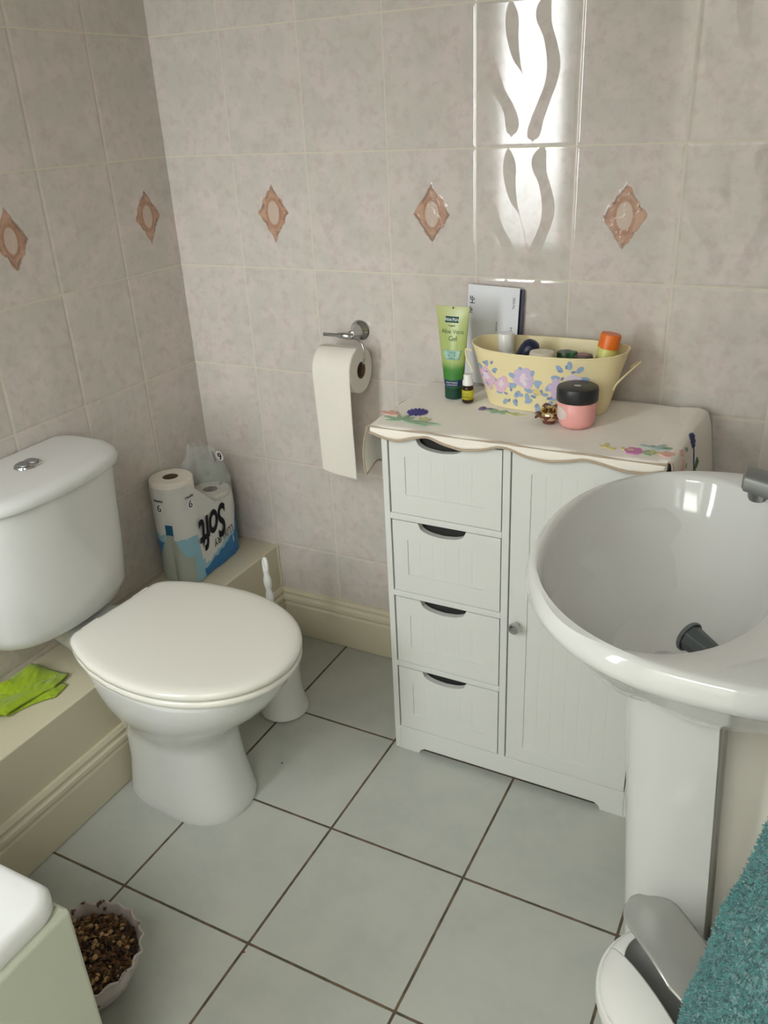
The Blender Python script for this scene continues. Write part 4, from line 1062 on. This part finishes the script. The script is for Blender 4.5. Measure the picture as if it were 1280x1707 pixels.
# printed wording, upside down on the flat face
fx = AX+RW+0.0095
def fcur(co):  # follow the loose face
    s_z = max(0, 1-(co.z-BZ)/0.20); ty = min(1, max(0, (co.y-AY)/abs(AY-BY_)))
    return Vector((AX+RW+0.011*s_z*(1-ty*0.5)+0.0028, co.y, co.z))
def ft(y, z, rot=0): return basis((fx, y, BZ+z), (0, 1, 0), (0, 0, 1)) @ Matrix.Rotation(pi+rot, 4, 'Z')
text('Soft', 0.120, ft(-0.156, 0.124, 0.10), 'printed_text', INK['blk'], pk, 0.0002, shear=0.45, sx=0.62, curve=fcur, offset=0.0025)
text('LUXURY', 0.030, ft(-0.128, 0.078, 0.10), 'printed_text', INK['blk'], pk, 0.0002, shear=0.15, sx=0.78, curve=fcur)
M['badge_w'] = flat('badge_white_film', rgb(236, 236, 232), .4)
def acur(a0, zc):
    def f(co):   # co.x = arc length, co.y = height
        a = a0+co.x/(RW+0.001); return Vector((AX+(RW+0.0016+co.z)*cos(a), AY+(RW+0.0016+co.z)*sin(a), BZ+zc+co.y))
    return f
for a0 in (-1.57, -0.10):
    g = G(); gg = []
    f = acur(a0, 0.212)
    rg_ = [[tuple(f(Vector((0.0105*r_*cos(t), 0.0125*r_*sin(t), 0.0002)))) for t in [2*pi*k/28 for k in range(28)]] for r_ in (1.0, 0.5, 0.02)]
    g.loft(rg_, False, True); g.obj('badge', flat('badge_white', rgb(236, 236, 232), .4), pk)
    text('6', 0.027, Matrix.Identity(4), 'printed_text', INK['navy'], pk, 0.0004, curve=acur(a0, 0.212), offset=0.0004)
    text('STRONG', 0.0075, Matrix.Translation((0, 0.0205, 0)), 'printed_text', INK['navy'], pk, 0.0004, curve=acur(a0, 0.212))
bc = lambda co: Vector((0.107+co.z-0.55*co.y, -0.083+co.x, BZ+0.286+co.y*0.9))
g = G(); g.loft([[tuple(bc(Vector((0.012*r_*cos(t), 0.014*r_*sin(t), -0.0006)))) for t in [2*pi*k/28 for k in range(28)]] for r_ in (1.0, 0.5, 0.02)], False, True); g.obj('badge', M['badge_w'], pk)
text('6', 0.026, Matrix.Rotation(pi*0.9, 4, 'Z'), 'printed_text', INK['navy'], pk, 0.0004, curve=bc, offset=0.0004)
text('STRONG', 0.0065, Matrix.Translation((-0.019, 0.006, 0)) @ Matrix.Rotation(-pi*0.6, 4, 'Z'), 'printed_text', INK['navy'], pk, 0.0004, curve=bc)
text('3 ply', 0.008, Matrix.Rotation(pi, 4, 'Z'), 'printed_text', INK['navy'], pk, 0.0004, curve=lambda co: Vector((0.113+co.z, -0.100+co.x, BZ+0.215+co.y)))

# ------------------------------------------------------------------ lime cloth on the boxing
g = G()
def gc(u, v):
    x = 0.008+0.135*u-0.02*v+0.015*sin(v*5); y = -0.735-0.125*v-0.012*sin(u*4)+0.01*sin(v*9+u*3)
    fold = 0.010*max(0, sin((u*0.7+v*0.6)*pi*1.6))+0.006*noise.noise(Vector((u*5, v*5, 2)))+0.004*noise.noise(Vector((u*13, v*13, 4)))
    edge = min(u, 1-u, v, 1-v)*6; edge = min(1, edge)
    return (x, y, BZ+0.004+abs(fold)*(0.35+0.65*edge)+0.006*edge)
g.grid(gc, 50, 50)
gcl = g.obj('cleaning_cloth', 'green_cloth', solid=0.0035, offset=-1)
tag(gcl, 'crumpled lime green microfibre cloth on the boxing under the cistern', 'cloth')
g = G()
def gc2(u, v):
    x, y, z = gc(u, v)
    return (x*0.8+0.006+0.025*v, y-0.004+0.03*(1-v), z+0.007+0.005*sin(u*6+v*3)+0.003*noise.noise(Vector((u*7, v*7, 8))))
g.grid(gc2, 40, 40); g.obj('folded_layer', 'green_cloth', gcl, solid=0.0035, offset=-1)

# ------------------------------------------------------------------ bath (its corner shows bottom left)
bt = thing('bathtub', 'corner of a white bath with pale side panel in the near left foreground', 'bath', (0.2, -1.58, 0))
X0b, X1b, Y0b, Y1b, ZB = -0.995, 0.705, WY+0.004, BY-0.002, 0.475
def brr(z, ins, r, n=12):
    pts = []
    x0, x1, y0, y1 = X0b+ins, X1b-ins, Y0b+ins, Y1b-ins
    for cx, cyy, a0 in ((x1-r, y1-r, 0), (x0+r, y1-r, pi/2), (x0+r, y0+r, pi), (x1-r, y0+r, 3*pi/2)):
        for k in range(n+1):
            a = a0+pi/2*k/n; pts.append((cx+r*cos(a), cyy+r*sin(a), z))
    return pts
g = G(); g.loft([brr(ZB-0.032, 0.012, 0.035), brr(ZB-0.034, 0.004, 0.035), brr(ZB-0.026, 0.0, 0.035), brr(ZB-0.010, 0.0, 0.035), brr(ZB-0.002, 0.005, 0.035), brr(ZB, 0.012, 0.035), brr(ZB, 0.085, 0.12), brr(ZB-0.008, 0.095, 0.12), brr(ZB-0.10, 0.115, 0.12), brr(ZB-0.35, 0.16, 0.14), brr(ZB-0.40, 0.21, 0.10)], cap0=False)
g.obj('bath_shell', 'acrylic', bt, angle=50)
g = G(); g.box(X1b-0.012, X1b+0.006, Y0b, Y1b+0.001, 0.0, ZB-0.034); g.box(0.22, X1b-0.012, Y1b-0.015, Y1b+0.001, 0.0, ZB-0.034)
g.obj('side_panel', 'bathpanel', bt, smooth=False, bevel=0.006, segs=3)

# ------------------------------------------------------------------ potpourri bowl on the floor
pb = thing('potpourri_bowl', 'ruffled pale mauve bowl of potpourri on the floor beside the bath', 'bowl', (0.516, -1.095, 0))
px_, py_ = 0.516, -1.095
m, b, N = base('lace_glass')
n_ = N.noise(55, 3); c = N.mix(N.ss(n_, .62, .68), rgb(196, 184, 182), rgb(104, 80, 72)); N.l(c, b.inputs['Base Color']); b.inputs['Roughness'].default_value = .25
N.bump(N.noise(70, 3), .6, .002, b); M['shell'] = m
g = G()
def pbowl(u, v):
    a = 2*pi*u
    r_ = interp([(0, 0.03), (0.06, 0.055), (0.3, 0.072), (0.6, 0.085), (0.85, 0.091), (1, 0.097)], v); z = 0.004+0.094*v
    ruf = v**4
    r_ += ruf*(0.0025*sin(a*19)+0.004*noise.noise(Vector((cos(a)*5, sin(a)*5, 0))))
    z += ruf*(0.0025*cos(a*19)+0.007*noise.noise(Vector((cos(a)*4, sin(a)*4, 3))))
    return (px_+r_*cos(a), py_+r_*sin(a), z)
g.grid(pbowl, 132, 26); g.lathe([(0, 0.004), (0.03, 0.004)], (px_, py_, 0), 32)
g.obj('bowl', 'shell', pb, solid=0.003, offset=-1, angle=70)
random.seed(21)
g = G()
for i in range(1500):
    a = random.uniform(0, 2*pi); r_ = 0.082*sqrt(random.random()); z = 0.074+0.012*random.random()+0.010*(1-(r_/0.082)**2)
    s_ = random.uniform(0.0025, 0.0055)
    mt_ = Matrix.Translation((px_+r_*cos(a), py_+r_*sin(a), z)) @ Matrix.Rotation(random.uniform(0, 6), 4, 'Z') @ Matrix.Rotation(random.uniform(-1.2, 1.2), 4, 'X') @ Matrix.Diagonal((s_*random.uniform(.8, 1.6), s_, s_*random.uniform(.15, .6), 1))
    k = 6; ringp = [mt_ @ Vector((cos(2*pi*j/k), sin(2*pi*j/k), 0)) for j in range(k)]
    t_ = mt_ @ Vector((0, 0, 1)); b_ = mt_ @ Vector((0, 0, -1))
    g.add([tuple(p) for p in ringp]+[tuple(t_), tuple(b_)], [(j, (j+1) % k, 6) for j in range(k)]+[((j+1) % k, j, 7) for j in range(k)], random.choice((0, 0, 1, 1, 2)))
po = g.obj('potpourri', [flat('pot_dark', rgb(66, 42, 28), .8), flat('pot_mid', rgb(112, 78, 46), .8), flat('pot_light', rgb(186, 152, 104), .8)], None, smooth=False)
po['kind'] = 'stuff'; tag(po, 'dry brown and tan potpourri filling the mauve bowl', 'potpourri')

# ------------------------------------------------------------------ swing bin
bn = thing('swing_bin', 'white swing-top bin with tilted grey flap in front of the basin pedestal', 'bin', (1.425, -0.845, 0))
bx, by = 1.425, -0.845
def ell(z, rx, ry, n=64, cx=bx, cyy=by): return [(cx+rx*cos(2*pi*k/n), cyy+ry*sin(2*pi*k/n), z) for k in range(n)]
g = G(); g.loft([ell(0.0, 0.080, 0.085), ell(0.006, 0.084, 0.089), ell(0.12, 0.090, 0.096), ell(0.215, 0.096, 0.102), ell(0.222, 0.096, 0.102)], cap1=False); g.obj('bin_body', 'whiteplastic', bn, solid=0.002)
# lid: shallow dome with a slot across it, and the grey flap tipped open above the slot
AXD = radians(-41)
dirv = Vector((cos(AXD), sin(AXD), 0)); nrm = Vector((-sin(AXD), cos(AXD), 0))
def dome(x, y):
    q = min(1, (x/0.100)**2+(y/0.106)**2); return 0.2225+0.040*(1-q)**0.55
# parametrise the lid by the slot so its edges are clean: two crescents beside the slot plus the two ends
SW, SO, SL = 0.040, 0.0, 0.080
g = G()
def disc_half(c):   # half chord length along dirv at offset c along nrm
    return sqrt(max(0.0, 1-(c/0.103)**2))*0.103
def lp(a, c):
    p = dirv*a+nrm*c; return (bx+p.x*0.985, by+p.y*1.02, dome(p.x, p.y))
def strip(c0, c1, f0, f1, nu=60, nv=24):
    g.grid(lambda u, v: (lambda c: lp(f0(c)+(f1(c)-f0(c))*u, c))(c0+(c1-c0)*v), nu, nv)
strip(-0.1029, -SW, lambda c: -disc_half(c), disc_half)
strip(SW, 0.1029, lambda c: -disc_half(c), disc_half)
strip(-SW, SW, lambda c: -disc_half(c), lambda c: -SL*(1-0.25*(c/SW)**2), 10)
strip(-SW, SW, lambda c: SL*(1-0.25*(c/SW)**2), disc_half, 10)
g.lathe([(0.099, 0.2255), (0.1025, 0.2225), (0.1035, 0.218), (0.1035, 0.204), (0.1000, 0.204)], (bx, by, 0), 72, sy=1.05)
g.obj('bin_lid', 'whiteplastic', bn, solid=0.002, angle=60)
m, b, N = base('grey_flap'); N.l(N.mix(N.noise(9, 2), rgb(158, 160, 156), rgb(190, 189, 182)), b.inputs['Base Color']); b.inputs['Roughness'].default_value = .16; b.inputs['Metallic'].default_value = .12; M['flap'] = m
g = G()
pv = Vector((bx+0.012, by+0.002, 0.274)); tilt = radians(13); roll = radians(6)
def flap(u, v):
    s_ = (u-0.5)*2; q = (v-0.5)*2
    ln, wd = 0.108, 0.046
    e = sqrt(max(0.0, 1-max(0, (-s_-0.62)/0.38)**2.2)) if s_ < 0 else 1-0.55*max(0, s_-0.2)/0.8
    p = dirv*(s_*ln)+nrm*(q*wd*max(0.30, e))
    z = 0.018*(1-s_*s_)*0.9+0.005*(1-q*q)
    zz = z*cos(tilt)-s_*ln*sin(tilt)+q*wd*sin(roll)*-1
    return tuple(pv+p+Vector((0, 0, zz+0.004)))
g.grid(flap, 60, 20); g.obj('bin_flap', 'flap', bn, solid=0.003, angle=60)

# ------------------------------------------------------------------ teal towel hanging on the right wall
tw = thing('towel', 'fluffy teal towel hanging from a chrome hook on the right wall', 'towel', (1.54, -1.12, 0.9))
g = G()
def towel_s(u, v):
    z = 1.06-0.78*v
    wdt = 0.050+0.175*min(1, v*1.55)**0.85
    cx = 1.578-0.020*min(1, v*2); cyy = -1.13
    a = pi*u
    # a rolled far edge, then broad soft folds
    fold = 0.012*sin(a*7+v*1.5)*min(1, v*3)
    groove = -0.034*math.exp(-((u-0.655)/0.016)**2)*min(1, v*2)
    roll_ = 0.016*math.exp(-((u-0.73)/0.06)**2)*min(1, v*2)
    out = (0.048+0.071*v)*sin(a)**0.72+fold+groove+roll_
    x = cx-out
    y = cyy+(u-0.5)*2*wdt+0.010*sin(5*u+3*v)
    n_ = noise.noise(Vector((u*9, v*10, 3)))*0.007
    return Vector((min(1.594, x+n_), y+n_, z))
def towel(u, v): return tuple(towel_s(u, v))
g.grid(towel, 120, 160)
twc = g.obj('towel_cloth', 'teal', tw, solid=0.006, offset=-1)
# looped pile: short leaning tufts over the side that faces the room
random.seed(8); g = G()
for i in range(52000):
    u, v = random.uniform(0.04, 0.96), random.uniform(0.22, 0.99)
    p = towel_s(u, v); du = towel_s(min(1, u+0.01), v)-p; dv = towel_s(u, min(1, v+0.01))-p
    n_ = du.cross(dv)
    if n_.length < 1e-9: continue
    n_.normalize()
    if n_.x > 0: n_ = -n_
    d_ = (n_*random.uniform(.5, 1)+Vector((random.uniform(-.5, .5), random.uniform(-.5, .5), random.uniform(-.9, .1)))).normalized()
    l_ = random.uniform(0.0035, 0.007); w_ = d_.cross(Vector((random.uniform(-1, 1), random.uniform(-1, 1), random.uniform(-1, 1)))).normalized()*0.0011
    p = p-n_*0.0005
    if p.x+d_.x*l_ > 1.597: continue
    g.add([tuple(p-w_), tuple(p+w_), tuple(p+d_*l_*0.7+w_*0.9), tuple(p+d_*l_), tuple(p+d_*l_*0.7-w_*0.9)], [(0, 1, 2, 3, 4)])
g_ = G(); g_.v, g_.f, g_.mi = g.v, g.f, g.mi
pl_ = g_.obj('pile', 'teal', tw, smooth=False); pl_['kind'] = 'stuff'
hk = thing('towel_hook', 'chrome hook on the right wall holding the teal towel', 'hook', (1.595, -1.13, 1.04))
g = G(); g.lathe([(0, -0.012), (0.02, -0.012), (0.022, -0.004), (0.022, 0)], (1.5985, -1.13, 1.05), 28, 'x'); g.tube([(1.59, -1.13, 1.05), (1.55, -1.13, 1.045), (1.53, -1.13, 1.055), (1.525, -1.13, 1.075)], 0.006, 12); g.obj('hook_body', 'chrome', hk)

# ------------------------------------------------------------------ two specks on the floor tiles
for (x, y, r_, lab_, mm) in ((0.713, -0.927, 0.0035, 'tiny reddish crumb on the floor tiles beside a grout crossing', flat('red_crumb', rgb(120, 58, 44), .8)), (0.505, -0.487, 0.0028, 'tiny dark speck on the floor tile in front of the toilet brush', flat('dark_crumb', rgb(60, 56, 46), .8))):
    g = G(); g.lathe([(0, 0.0002), (r_, 0.0004), (r_*0.8, r_*0.5), (0, r_*0.7)], (x, y, 0), 7, sy=0.6); tag(g.obj('crumb', mm), lab_, 'crumb')
